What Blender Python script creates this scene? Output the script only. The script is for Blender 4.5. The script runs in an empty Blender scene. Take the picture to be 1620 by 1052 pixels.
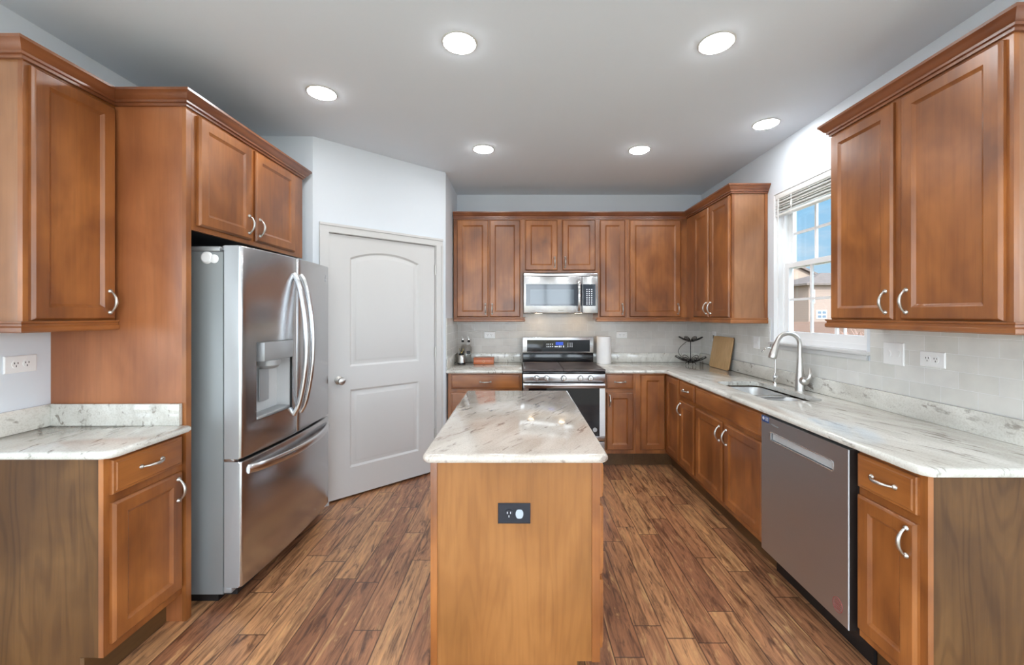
import bpy, bmesh, math, random
from mathutils import Vector, Matrix

random.seed(7)
SC = bpy.context.scene
COL = SC.collection
PI = math.pi


def srgb(r, g, b):
    def f(c):
        c /= 255.0
        return c / 12.92 if c <= 0.04045 else ((c + 0.055) / 1.055) ** 2.4
    return (f(r), f(g), f(b), 1.0)


# ------------------------------------------------------------------ camera
H = 1.425
cam_d = bpy.data.cameras.new('camera')
cam = bpy.data.objects.new('camera', cam_d)
COL.objects.link(cam)
cam.location = (0, 0, H)
cam.rotation_euler = (PI / 2, 0, 0)
cam_d.sensor_fit = 'HORIZONTAL'
cam_d.sensor_width = 36.0
cam_d.lens = 640.0 / 1620.0 * 36.0
cam_d.shift_x = -12.0 / 1620.0
cam_d.shift_y = -28.0 / 1620.0
cam_d.clip_start = 0.02
cam_d.clip_end = 500
SC.camera = cam

# ------------------------------------------------------------------ view + light levels
SC.view_settings.view_transform = 'Standard'
SC.view_settings.look = 'None'
SC.view_settings.gamma = 1.0
SC.view_settings.use_curve_mapping = False
SC.view_settings.exposure = 0.62
SC.cycles.use_denoising = True
SC.cycles.max_bounces = 10
SC.cycles.diffuse_bounces = 6
SC.cycles.glossy_bounces = 5
SC.cycles.transparent_max_bounces = 16
SC.cycles.sample_clamp_indirect = 6.0
SC.cycles.blur_glossy = 0.5
SC.cycles.caustics_reflective = False
SC.cycles.caustics_refractive = False
LAMP = 62.0        # radiance of the recessed lamp lenses
SKY = 0.72
REAR_FILL = 8.0         # extra sky brightness added behind the viewer as fill light
SUN = 5.0


# ------------------------------------------------------------------ node helpers
def nd(nt, typ, **kw):
    n = nt.nodes.new(typ)
    for k, v in kw.items():
        if k.startswith('_'):
            setattr(n, k[1:], v)
            continue
        key = int(k[1:]) if k[0] == 'i' and k[1:].isdigit() else k.replace('__', ' ')
        s = n.inputs[key]
        if isinstance(v, bpy.types.NodeSocket):
            nt.links.new(v, s)
        else:
            s.default_value = v
    return n


def ramp(nt, fac, stops, interp='LINEAR'):
    n = nt.nodes.new('ShaderNodeValToRGB')
    cr = n.color_ramp
    cr.interpolation = interp
    while len(cr.elements) < len(stops):
        cr.elements.new(0.5)
    for e, (p, c) in zip(cr.elements, stops):
        e.position = p
        e.color = c if len(c) == 4 else (*c, 1)
    nt.links.new(fac, n.inputs[0])
    return n.outputs[0]


def math_n(nt, op, a, b=0.0):
    n = nt.nodes.new('ShaderNodeMath')
    n.operation = op
    for i, v in enumerate((a, b)):
        if isinstance(v, bpy.types.NodeSocket):
            nt.links.new(v, n.inputs[i])
        else:
            n.inputs[i].default_value = v
    return n.outputs[0]


def mixc(nt, fac, a, b, blend='MIX'):
    n = nt.nodes.new('ShaderNodeMix')
    n.data_type = 'RGBA'
    n.blend_type = blend
    for s, v in ((n.inputs[0], fac), (n.inputs[6], a), (n.inputs[7], b)):
        if isinstance(v, bpy.types.NodeSocket):
            nt.links.new(v, s)
        else:
            s.default_value = v
    return n.outputs[2]


def newmat(name):
    m = bpy.data.materials.new(name)
    m.use_nodes = True
    nt = m.node_tree
    return m, nt, nt.nodes['Principled BSDF']


def plain(name, col, rough=0.5, metal=0.0, coat=0.0, bump=0.0, bscale=200.0, var=0.0, vscale=6.0, spec=0.5):
    m, nt, b = newmat(name)
    b.inputs['Base Color'].default_value = col
    b.inputs['Roughness'].default_value = rough
    b.inputs['Metallic'].default_value = metal
    b.inputs['Coat Weight'].default_value = coat
    b.inputs['Coat Roughness'].default_value = 0.08
    b.inputs['Specular IOR Level'].default_value = spec
    tc = nd(nt, 'ShaderNodeTexCoord')
    if var > 0:
        nz = nd(nt, 'ShaderNodeTexNoise', Vector=tc.outputs['Object'], Scale=vscale, Detail=4.0)
        d = tuple(c * (1 - var) for c in col[:3]) + (1,)
        l = tuple(min(1, c * (1 + var)) for c in col[:3]) + (1,)
        nt.links.new(ramp(nt, nz.outputs[0], [(0.3, d), (0.7, l)]), b.inputs['Base Color'])
    if bump > 0:
        nz = nd(nt, 'ShaderNodeTexNoise', Vector=tc.outputs['Object'], Scale=bscale, Detail=3.0)
        bp = nd(nt, 'ShaderNodeBump', Strength=bump, Distance=0.002, Height=nz.outputs[0])
        nt.links.new(bp.outputs[0], b.inputs['Normal'])
    return m


def emit(name, col, strength):
    m, nt, b = newmat(name)
    b.inputs['Base Color'].default_value = col
    b.inputs['Emission Color'].default_value = col
    b.inputs['Emission Strength'].default_value = strength
    return m


def obj_vec(nt, scale, rnd=9.0, rot=(0, 0, 0)):
    tc = nd(nt, 'ShaderNodeTexCoord')
    oi = nd(nt, 'ShaderNodeObjectInfo')
    r = math_n(nt, 'MULTIPLY', oi.outputs['Random'], rnd)
    add = nd(nt, 'ShaderNodeVectorMath', _operation='ADD')
    nt.links.new(tc.outputs['Object'], add.inputs[0])
    nt.links.new(r, add.inputs[1])
    mp = nd(nt, 'ShaderNodeMapping', Vector=add.outputs[0], Scale=scale, Rotation=rot)
    return mp.outputs[0]


def wood(name, dark, mid, light, axis='z', rough=0.34, grain=0.35, coat=0.45, figure=0.0, spec=0.5):
    """stained maple: soft blotches, fine stretched grain; figure adds cathedral bands."""
    m, nt, b = newmat(name)
    lo, hi = 1.6, 34.0
    sc = {'z': (hi, hi, lo), 'y': (hi, lo, hi), 'x': (lo, hi, hi)}[axis]
    v = obj_vec(nt, sc)
    n1 = nd(nt, 'ShaderNodeTexNoise', Vector=v, Scale=1.5, Detail=7.0, Roughness=0.62)
    bs = {'z': (3.4, 3.4, 1.9), 'y': (3.4, 1.9, 3.4), 'x': (1.9, 3.4, 3.4)}[axis]
    v2 = obj_vec(nt, bs)
    n2 = nd(nt, 'ShaderNodeTexNoise', Vector=v2, Scale=1.4, Detail=3.0, Roughness=0.5, Distortion=0.4)
    base = ramp(nt, n2.outputs[0], [(0.34, dark), (0.51, mid), (0.67, light)])
    g = ramp(nt, n1.outputs[0], [(0.3, (0.45, 0.40, 0.36, 1)), (0.55, (1, 1, 1, 1))])
    col = mixc(nt, grain, base, mixc(nt, 1.0, base, g, 'MULTIPLY'))
    if figure > 0:
        fs = {'z': (5.5, 5.5, 0.75), 'x': (0.75, 5.5, 5.5), 'y': (5.5, 0.75, 5.5)}[axis]
        v3 = obj_vec(nt, fs)
        n3 = nd(nt, 'ShaderNodeTexNoise', Vector=v3, Scale=0.9, Detail=2.0)
        s = math_n(nt, 'MULTIPLY', n3.outputs[0], 95.0)
        s = math_n(nt, 'SINE', s)
        s = math_n(nt, 'ADD', math_n(nt, 'MULTIPLY', s, 0.5), 0.5)
        band = ramp(nt, s, [(0.0, (0.62, 0.56, 0.5, 1)), (0.45, (1, 1, 1, 1))])
        col = mixc(nt, figure, col, mixc(nt, 1.0, col, band, 'MULTIPLY'))
    nt.links.new(col, b.inputs['Base Color'])
    b.inputs['Roughness'].default_value = rough
    b.inputs['Coat Weight'].default_value = coat
    b.inputs['Coat Roughness'].default_value = 0.28
    b.inputs['Specular IOR Level'].default_value = spec
    bp = nd(nt, 'ShaderNodeBump', Strength=0.06, Distance=0.001, Height=n1.outputs[0])
    nt.links.new(bp.outputs[0], b.inputs['Normal'])
    return m


def steel(name, col=(0.56, 0.56, 0.57, 1), rough=0.24, axis='y', bump=0.0):
    m, nt, b = newmat(name)
    b.inputs['Base Color'].default_value = col
    b.inputs['Metallic'].default_value = 1.0
    sc = {'x': (3, 400, 400), 'y': (400, 3, 400), 'z': (400, 400, 3)}[axis]
    v = obj_vec(nt, sc)
    n = nd(nt, 'ShaderNodeTexNoise', Vector=v, Scale=1.0, Detail=3.0)
    r = nd(nt, 'ShaderNodeMapRange', Value=n.outputs[0])
    r.inputs['From Min'].default_value = 0.3
    r.inputs['From Max'].default_value = 0.7
    r.inputs['To Min'].default_value = rough * 0.93
    r.inputs['To Max'].default_value = rough * 1.08
    nt.links.new(r.outputs[0], b.inputs['Roughness'])
    if bump > 0:
        bp = nd(nt, 'ShaderNodeBump', Strength=bump, Distance=0.001, Height=n.outputs[0])
        nt.links.new(bp.outputs[0], b.inputs['Normal'])
    return m


def granite(name, base, tint, streak, rot=1.82):
    m, nt, b = newmat(name)
    tc = nd(nt, 'ShaderNodeTexCoord')
    rv = nd(nt, 'ShaderNodeMapping', Vector=tc.outputs['Object'], Rotation=(0, 0, -rot))
    mp = nd(nt, 'ShaderNodeMapping', Vector=rv.outputs[0], Scale=(4.6, 22.0, 13.0))
    n1 = nd(nt, 'ShaderNodeTexNoise', Vector=mp.outputs[0], Scale=1.6, Detail=5.0, Roughness=0.62, Distortion=0.5)
    mp2 = nd(nt, 'ShaderNodeMapping', Vector=rv.outputs[0], Scale=(1.6, 5.0, 4.0))
    n2 = nd(nt, 'ShaderNodeTexNoise', Vector=mp2.outputs[0], Scale=1.7, Detail=4.0, Distortion=0.8)
    n3 = nd(nt, 'ShaderNodeTexNoise', Vector=tc.outputs['Object'], Scale=160.0, Detail=2.0)
    n4 = nd(nt, 'ShaderNodeTexNoise', Vector=tc.outputs['Object'], Scale=3.0, Detail=2.0)
    c = mixc(nt, ramp(nt, n2.outputs[0], [(0.38, (0, 0, 0, 1)), (0.68, (1, 1, 1, 1))]), base, tint)
    gate = ramp(nt, n4.outputs[0], [(0.36, (0.4, 0.4, 0.4, 1)), (0.60, (1, 1, 1, 1))])
    s = ramp(nt, n1.outputs[0], [(0.575, (0, 0, 0, 1)), (0.66, (1, 1, 1, 1))])
    s = mixc(nt, 1.0, s, gate, 'MULTIPLY')
    c = mixc(nt, s, c, streak)
    sp = ramp(nt, n3.outputs[0], [(0.36, (0.80, 0.78, 0.75, 1)), (0.52, (1, 1, 1, 1))])
    c = mixc(nt, 0.55, c, mixc(nt, 1.0, c, sp, 'MULTIPLY'))
    nt.links.new(c, b.inputs['Base Color'])
    b.inputs['Roughness'].default_value = 0.10
    b.inputs['Coat Weight'].default_value = 0.3
    b.inputs['Coat Roughness'].default_value = 0.03
    return m


def tiles(name, u, base, base2, grout):
    """3x6 inch glazed subway tile in running bond; u is the wall's horizontal axis."""
    m, nt, b = newmat(name)
    tc = nd(nt, 'ShaderNodeTexCoord')
    sp = nd(nt, 'ShaderNodeSeparateXYZ', Vector=tc.outputs['Object'])
    cb = nd(nt, 'ShaderNodeCombineXYZ', X=sp.outputs[u], Y=sp.outputs['Z'])
    mp = nd(nt, 'ShaderNodeMapping', Vector=cb.outputs[0], Location=(0.03, -1.014, 0))
    br = nd(nt, 'ShaderNodeTexBrick', Vector=mp.outputs[0], Color1=base, Color2=base2, Mortar=grout)
    br.inputs['Scale'].default_value = 1.0
    br.inputs['Mortar Size'].default_value = 0.0016
    br.inputs['Mortar Smooth'].default_value = 0.3
    br.inputs['Brick Width'].default_value = 0.1535
    br.inputs['Row Height'].default_value = 0.0775
    nz = nd(nt, 'ShaderNodeTexNoise', Vector=tc.outputs['Object'], Scale=11.0, Detail=3.0)
    c = mixc(nt, 0.5, br.outputs[0], mixc(nt, 1.0, br.outputs[0], ramp(nt, nz.outputs[0], [(0.3, (0.84, 0.84, 0.85, 1)), (0.65, (1, 1, 1, 1))]), 'MULTIPLY'))
    nt.links.new(c, b.inputs['Base Color'])
    nz2 = nd(nt, 'ShaderNodeTexNoise', Vector=tc.outputs['Object'], Scale=26.0, Detail=1.5)
    h = math_n(nt, 'SUBTRACT', math_n(nt, 'MULTIPLY', nz2.outputs[0], 0.7), math_n(nt, 'MULTIPLY', br.outputs['Fac'], 1.0))
    bp = nd(nt, 'ShaderNodeBump', Strength=0.45, Distance=0.003, Height=h)
    nt.links.new(bp.outputs[0], b.inputs['Normal'])
    b.inputs['Roughness'].default_value = 0.16
    return m


def floor_mat():
    m, nt, b = newmat('hand_scraped_planks')
    tc = nd(nt, 'ShaderNodeTexCoord')
    sp = nd(nt, 'ShaderNodeSeparateXYZ', Vector=tc.outputs['Object'])
    x, y = sp.outputs['X'], sp.outputs['Y']
    W = 0.127
    xr = math_n(nt, 'DIVIDE', math_n(nt, 'ADD', x, 10.02), W)
    row = math_n(nt, 'FLOOR', xr)
    fx = math_n(nt, 'FRACT', xr)
    wn = nd(nt, 'ShaderNodeTexWhiteNoise', _noise_dimensions='1D', W=row)
    L = math_n(nt, 'ADD', math_n(nt, 'MULTIPLY', wn.outputs['Value'], 0.45), 0.55)
    yr = math_n(nt, 'DIVIDE', math_n(nt, 'ADD', y, math_n(nt, 'ADD', math_n(nt, 'MULTIPLY', wn.outputs['Value'], 7.3), 20.0)), L)
    idx = math_n(nt, 'FLOOR', yr)
    fy = math_n(nt, 'FRACT', yr)
    cb = nd(nt, 'ShaderNodeCombineXYZ', X=row, Y=idx)
    pn = nd(nt, 'ShaderNodeTexWhiteNoise', _noise_dimensions='2D', Vector=cb.outputs[0])
    base = ramp(nt, pn.outputs['Value'], [(0.0, srgb(150, 102, 74)), (0.2, srgb(172, 120, 87)), (0.45, srgb(186, 134, 96)),
                                         (0.7, srgb(194, 142, 101)), (0.88, srgb(206, 156, 110)), (1.0, srgb(160, 110, 82))])
    # per-plank shifted grain
    off = nd(nt, 'ShaderNodeVectorMath', _operation='SCALE')
    nt.links.new(pn.outputs['Color'], off.inputs[0])
    off.inputs[3].default_value = 30.0
    add = nd(nt, 'ShaderNodeVectorMath', _operation='ADD')
    nt.links.new(tc.outputs['Object'], add.inputs[0])
    nt.links.new(off.outputs[0], add.inputs[1])
    mp = nd(nt, 'ShaderNodeMapping', Vector=add.outputs[0], Scale=(24.0, 2.4, 1.0))
    g1 = nd(nt, 'ShaderNodeTexNoise', Vector=mp.outputs[0], Scale=1.5, Detail=7.0, Roughness=0.65, Distortion=1.0)
    mp2 = nd(nt, 'ShaderNodeMapping', Vector=add.outputs[0], Scale=(15.0, 2.6, 1.0))
    g2 = nd(nt, 'ShaderNodeTexNoise', Vector=mp2.outputs[0], Scale=1.3, Detail=6.0, Roughness=0.6, Distortion=1.8)
    c = mixc(nt, 1.0, base, ramp(nt, g1.outputs[0], [(0.31, (0.30, 0.25, 0.23, 1)), (0.49, (0.90, 0.87, 0.86, 1)), (0.66, (1.3, 1.26, 1.18, 1))]), 'MULTIPLY')
    c = mixc(nt, ramp(nt, g2.outputs[0], [(0.55, (0, 0, 0, 1)), (0.64, (0.62, 0.62, 0.62, 1)), (0.73, (0.9, 0.9, 0.9, 1))]), c, srgb(74, 50, 40))
    c = mixc(nt, ramp(nt, g2.outputs[0], [(0.32, (0.65, 0.65, 0.65, 1)), (0.43, (0, 0, 0, 1))]), c, srgb(224, 178, 122))
    # seams
    ex = math_n(nt, 'MINIMUM', fx, math_n(nt, 'SUBTRACT', 1.0, fx))
    ex = math_n(nt, 'MULTIPLY', ex, W)
    ey = math_n(nt, 'MULTIPLY', math_n(nt, 'MINIMUM', fy, math_n(nt, 'SUBTRACT', 1.0, fy)), L)
    e = math_n(nt, 'MINIMUM', ex, ey)
    seam = ramp(nt, math_n(nt, 'DIVIDE', e, 0.006), [(0.0, (0, 0, 0, 1)), (0.75, (1, 1, 1, 1))])
    c = mixc(nt, seam, srgb(70, 46, 36), c)
    nt.links.new(c, b.inputs['Base Color'])
    hh = math_n(nt, 'ADD', math_n(nt, 'MULTIPLY', g1.outputs[0], 0.35), math_n(nt, 'MULTIPLY', seam, 0.6))
    mp3 = nd(nt, 'ShaderNodeMapping', Vector=add.outputs[0], Scale=(14.0, 5.0, 1.0))
    g3 = nd(nt, 'ShaderNodeTexNoise', Vector=mp3.outputs[0], Scale=1.0, Detail=2.0)
    hh = math_n(nt, 'ADD', hh, g3.outputs[0])
    bp = nd(nt, 'ShaderNodeBump', Strength=0.25, Distance=0.004, Height=hh)
    nt.links.new(bp.outputs[0], b.inputs['Normal'])
    b.inputs['Roughness'].default_value = 0.34
    b.inputs['Coat Weight'].default_value = 0.5
    b.inputs['Coat Roughness'].default_value = 0.22
    return m


def pane_mat():
    m = bpy.data.materials.new('window_glass')
    m.use_nodes = True
    nt = m.node_tree
    nt.nodes.clear()
    out = nd(nt, 'ShaderNodeOutputMaterial')
    tr = nd(nt, 'ShaderNodeBsdfTransparent', Color=(0.97, 0.985, 0.98, 1))
    gl = nd(nt, 'ShaderNodeBsdfGlossy', Roughness=0.02)
    lw = nd(nt, 'ShaderNodeLayerWeight', Blend=0.5)
    fr = math_n(nt, 'ADD', 0.03, math_n(nt, 'MULTIPLY', math_n(nt, 'POWER', lw.outputs['Facing'], 5.0), 0.6))
    mx = nd(nt, 'ShaderNodeMixShader')
    nt.links.new(fr, mx.inputs[0])
    nt.links.new(tr.outputs[0], mx.inputs[1])
    nt.links.new(gl.outputs[0], mx.inputs[2])
    nt.links.new(mx.outputs[0], out.inputs[0])
    return m


def siding(name, col, pitch=0.18):
    m, nt, b = newmat(name)
    tc = nd(nt, 'ShaderNodeTexCoord')
    sp = nd(nt, 'ShaderNodeSeparateXYZ', Vector=tc.outputs['Object'])
    f = math_n(nt, 'FRACT', math_n(nt, 'DIVIDE', sp.outputs['Z'], pitch))
    c = ramp(nt, f, [(0.0, tuple(k * 0.72 for k in col[:3])), (0.12, col[:3]), (1.0, col[:3])])
    nt.links.new(c, b.inputs['Base Color'])
    b.inputs['Roughness'].default_value = 0.8
    return m


M = {}
M['wall'] = plain('wall_paint', srgb(220, 226, 233), 0.65, bump=0.05, bscale=350)
M['ceiling'] = plain('ceiling_paint', srgb(226, 233, 241), 0.9, bump=0.05, bscale=300)
M['white'] = plain('white_trim_paint', srgb(207, 206, 205), 0.38)
M['vinyl'] = plain('white_vinyl', srgb(244, 245, 246), 0.35)
M['blind'] = plain('white_blind', srgb(236, 236, 234), 0.5)
M['plate'] = plain('white_plastic', srgb(240, 240, 240), 0.3)
M['slot'] = plain('dark_slot', srgb(40, 40, 42), 0.5)
M['wood'] = wood('stained_maple', srgb(122, 70, 32), srgb(150, 90, 43), srgb(174, 109, 55))
M['wood_flat'] = wood('stained_maple_horizontal', srgb(126, 72, 33), srgb(151, 91, 44), srgb(174, 109, 55), axis='y')
M['wood_flat_x'] = wood('stained_maple_horizontal_front', srgb(126, 72, 33), srgb(151, 91, 44), srgb(174, 109, 55), axis='x')
M['crown'] = wood('stained_crown', srgb(112, 62, 34), srgb(128, 74, 42), srgb(142, 86, 50), axis='y', grain=0.2)
M['veneer'] = wood('maple_veneer', srgb(146, 98, 62), srgb(158, 108, 70), srgb(168, 118, 80), grain=0.25, figure=0.15, coat=0.5, rough=0.3)
M['veneer_brown'] = wood('brown_veneer', srgb(84, 55, 27), srgb(95, 64, 32), srgb(108, 75, 40), grain=0.4, figure=0.55, coat=0.0, rough=0.5, spec=0.3)  # same veneer as the island end, with dimmer light put into its colour
M['veneer_gold'] = wood('golden_veneer', srgb(142, 92, 44), srgb(152, 99, 49), srgb(162, 108, 56), grain=0.3, figure=0.2, coat=0.1, rough=0.42)  # same veneer as the base ends, with brighter light put into its colour
M['panel'] = wood('orange_maple_panel', srgb(148, 88, 50), srgb(160, 97, 56), srgb(172, 108, 66), grain=0.25, figure=0.08)
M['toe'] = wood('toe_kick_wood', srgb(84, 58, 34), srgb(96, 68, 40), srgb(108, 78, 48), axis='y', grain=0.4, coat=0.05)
M['granite'] = granite('white_granite', srgb(222, 220, 213), srgb(198, 195, 187), srgb(142, 134, 125))
M['granite_island'] = granite('cream_granite', srgb(216, 207, 197), srgb(194, 182, 170), srgb(122, 102, 94), rot=1.05)
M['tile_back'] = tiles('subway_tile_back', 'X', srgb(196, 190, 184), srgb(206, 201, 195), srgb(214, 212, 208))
M['tile_side'] = tiles('subway_tile_side', 'Y', srgb(218, 217, 211), srgb(226, 225, 221), srgb(238, 238, 237))
M['floor'] = floor_mat()
M['steel'] = steel('stainless_front', (0.58, 0.585, 0.60, 1), 0.24, 'z')
M['steel_x'] = steel('stainless_brushed', (0.62, 0.62, 0.63, 1), 0.24, 'x')
M['steel_dw'] = steel('stainless_dishwasher', (0.54, 0.555, 0.575, 1), 0.42, 'y')
M['sink'] = steel('sink_steel', (0.66, 0.66, 0.66, 1), 0.38, 'y', bump=0.0)
M['handle_steel'] = steel('handle_steel', (0.68, 0.68, 0.69, 1), 0.22, 'z', bump=0.01)
M['nickel'] = steel('satin_nickel', (0.58, 0.56, 0.53, 1), 0.33, 'z', bump=0.0)
M['chrome'] = plain('chrome', (0.8, 0.8, 0.8, 1), 0.08, 1.0)
M['fridge_side'] = plain('grey_fridge_side', srgb(140, 144, 145), 0.42, 0.25, bump=0.05, bscale=900)
M['silver'] = plain('silver_plastic', srgb(168, 170, 172), 0.35, 0.35)
M['dispenser'] = plain('dispenser_cavity', srgb(206, 206, 206), 0.25, 0.15)
M['black'] = plain('black_gloss', srgb(18, 19, 22), 0.12)
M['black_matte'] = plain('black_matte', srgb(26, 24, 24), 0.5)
M['dark_brown'] = plain('dark_brown_gap', srgb(34, 24, 20), 0.6)
M['black_glass'] = plain('black_glass', srgb(22, 22, 28), 0.05)
M['mw_glass'] = plain('microwave_window', srgb(74, 86, 96), 0.06, coat=0.5)
M['mw_frame'] = plain('microwave_glass_border', srgb(44, 50, 62), 0.06, coat=0.4)
M['blue_led'] = emit('blue_display', srgb(40, 70, 170), 0.6)
M['led'] = emit('white_marks', srgb(210, 214, 220), 0.5)
M['iron'] = plain('black_wire', srgb(26, 22, 22), 0.4, 0.4)
M['griddle'] = plain('burner_plate', srgb(92, 82, 80), 0.34, 0.2, var=0.5, vscale=5.0)
M['board'] = wood('bamboo_board', srgb(196, 158, 110), srgb(208, 172, 124), srgb(216, 184, 138), axis='z', grain=0.25, coat=0.0, rough=0.5)
M['board_edge'] = plain('board_edge', srgb(120, 88, 56), 0.5)
M['box_wood'] = wood('box_wood', srgb(150, 74, 36), srgb(170, 88, 46), srgb(182, 100, 56), axis='x', grain=0.3, coat=0.1)
M['paper'] = plain('paper_towel', srgb(238, 236, 236), 0.9, bump=0.3, bscale=260)
M['brass'] = plain('brass', srgb(196, 168, 96), 0.25, 1.0)
M['lamp'] = emit('lamp_lens', (0.97, 0.99, 1.0, 1), LAMP)
M['warm_lamp'] = emit('cooktop_lamp', (1.0, 0.72, 0.42, 1), 30.0)
M['pane'] = pane_mat()
M['red_ink'] = plain('red_ink', srgb(176, 78, 78), 0.6)
M['blue_ink'] = plain('blue_ink', srgb(48, 74, 128), 0.5)
M['pale_ink'] = plain('pale_ink', srgb(214, 216, 220), 0.5)
M['grey_cap'] = plain('grey_cap', srgb(176, 184, 194), 0.5)
M['knob_steel'] = plain('knob_steel', (0.6, 0.6, 0.6, 1), 0.25, 1.0)
M['house_tan'] = siding('tan_siding', srgb(120, 106, 94))
M['house_pink'] = siding('rose_siding', srgb(108, 94, 86))
M['shingle'] = plain('grey_brown_shingles', srgb(78, 70, 66), 0.9, var=0.25, vscale=4.0)
M['house_glass'] = plain('house_glass', srgb(74, 84, 96), 0.6, spec=0.1)
M['fence'] = siding('brown_fence', srgb(84, 64, 54), 0.14)
M['twigs'] = plain('bare_twigs', srgb(116, 92, 82), 0.9, var=0.3, vscale=9)
M['carpet'] = plain('cream_carpet', srgb(206, 198, 184), 0.95, bump=0.4, bscale=500)  # unseen pale carpet, added to bounce light onto the ceiling
M['patio'] = plain('pale_concrete', srgb(186, 182, 174), 0.9, var=0.1)  # unseen pale paving, added to bounce daylight up into the room
M['ground'] = plain('dry_grass', srgb(136, 128, 96), 0.95, var=0.25, vscale=1.5)

m, nt, b = newmat('clear_bottle_glass')
b.inputs['Base Color'].default_value = (0.95, 0.97, 0.96, 1)
b.inputs['Transmission Weight'].default_value = 1.0
b.inputs['Roughness'].default_value = 0.02
b.inputs['IOR'].default_value = 1.2
M['bottle'] = m

# ------------------------------------------------------------------ world + sun
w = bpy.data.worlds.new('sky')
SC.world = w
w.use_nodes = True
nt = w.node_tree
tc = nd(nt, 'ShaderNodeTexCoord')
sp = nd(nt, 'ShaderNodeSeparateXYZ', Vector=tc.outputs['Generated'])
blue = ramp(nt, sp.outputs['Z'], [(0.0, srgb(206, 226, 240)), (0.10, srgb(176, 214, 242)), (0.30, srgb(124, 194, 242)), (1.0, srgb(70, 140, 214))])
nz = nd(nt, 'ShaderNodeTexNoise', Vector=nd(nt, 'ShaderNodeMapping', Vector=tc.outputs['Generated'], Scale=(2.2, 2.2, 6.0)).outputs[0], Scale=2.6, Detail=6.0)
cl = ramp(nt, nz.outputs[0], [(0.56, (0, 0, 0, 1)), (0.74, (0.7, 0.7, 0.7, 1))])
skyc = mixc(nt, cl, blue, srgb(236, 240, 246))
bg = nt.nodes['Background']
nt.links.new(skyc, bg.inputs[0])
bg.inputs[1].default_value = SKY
# (extra brightness added to the unseen rear half of the sky to fill the kitchen)
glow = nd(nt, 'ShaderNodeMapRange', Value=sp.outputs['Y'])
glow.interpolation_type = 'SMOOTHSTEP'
for k_, v_ in (('From Min', 0.35), ('From Max', -0.45), ('To Min', 0.0), ('To Max', REAR_FILL)):
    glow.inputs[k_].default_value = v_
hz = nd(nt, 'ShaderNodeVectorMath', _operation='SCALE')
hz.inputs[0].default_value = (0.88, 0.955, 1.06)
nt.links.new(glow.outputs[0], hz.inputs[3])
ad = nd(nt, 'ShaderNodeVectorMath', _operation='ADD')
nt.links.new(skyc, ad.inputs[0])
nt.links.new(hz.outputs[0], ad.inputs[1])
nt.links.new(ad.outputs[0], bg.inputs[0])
sl = bpy.data.lights.new('sun', 'SUN')
sl.energy = SUN
sl.angle = 0.01
sl.color = (1.0, 0.95, 0.88)
so = bpy.data.objects.new('sun', sl)
COL.objects.link(so)
so.location = (-6, -20, 14)
so.rotation_euler = Vector((0.25, 0.8, -0.55)).to_track_quat('-Z', 'Y').to_euler()


# ------------------------------------------------------------------ object helpers
def thing(name, label, cat, loc=(0, 0, 0), rotz=0.0, group=None, kind=None):
    o = bpy.data.objects.new(name, None)
    o.empty_display_size = 0.05
    COL.objects.link(o)
    o.location = loc
    o.rotation_euler = (0, 0, rotz)
    tag(o, label, cat, group, kind)
    return o


def tag(o, label=None, cat=None, group=None, kind=None):
    if label:
        o['label'] = label
    if cat:
        o['category'] = cat
    if group:
        o['group'] = group
    if kind:
        o['kind'] = kind
    return o


def root_mat(o):
    while o.parent:
        o = o.parent
    return Matrix.Translation(o.location) @ o.rotation_euler.to_matrix().to_4x4()


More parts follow.
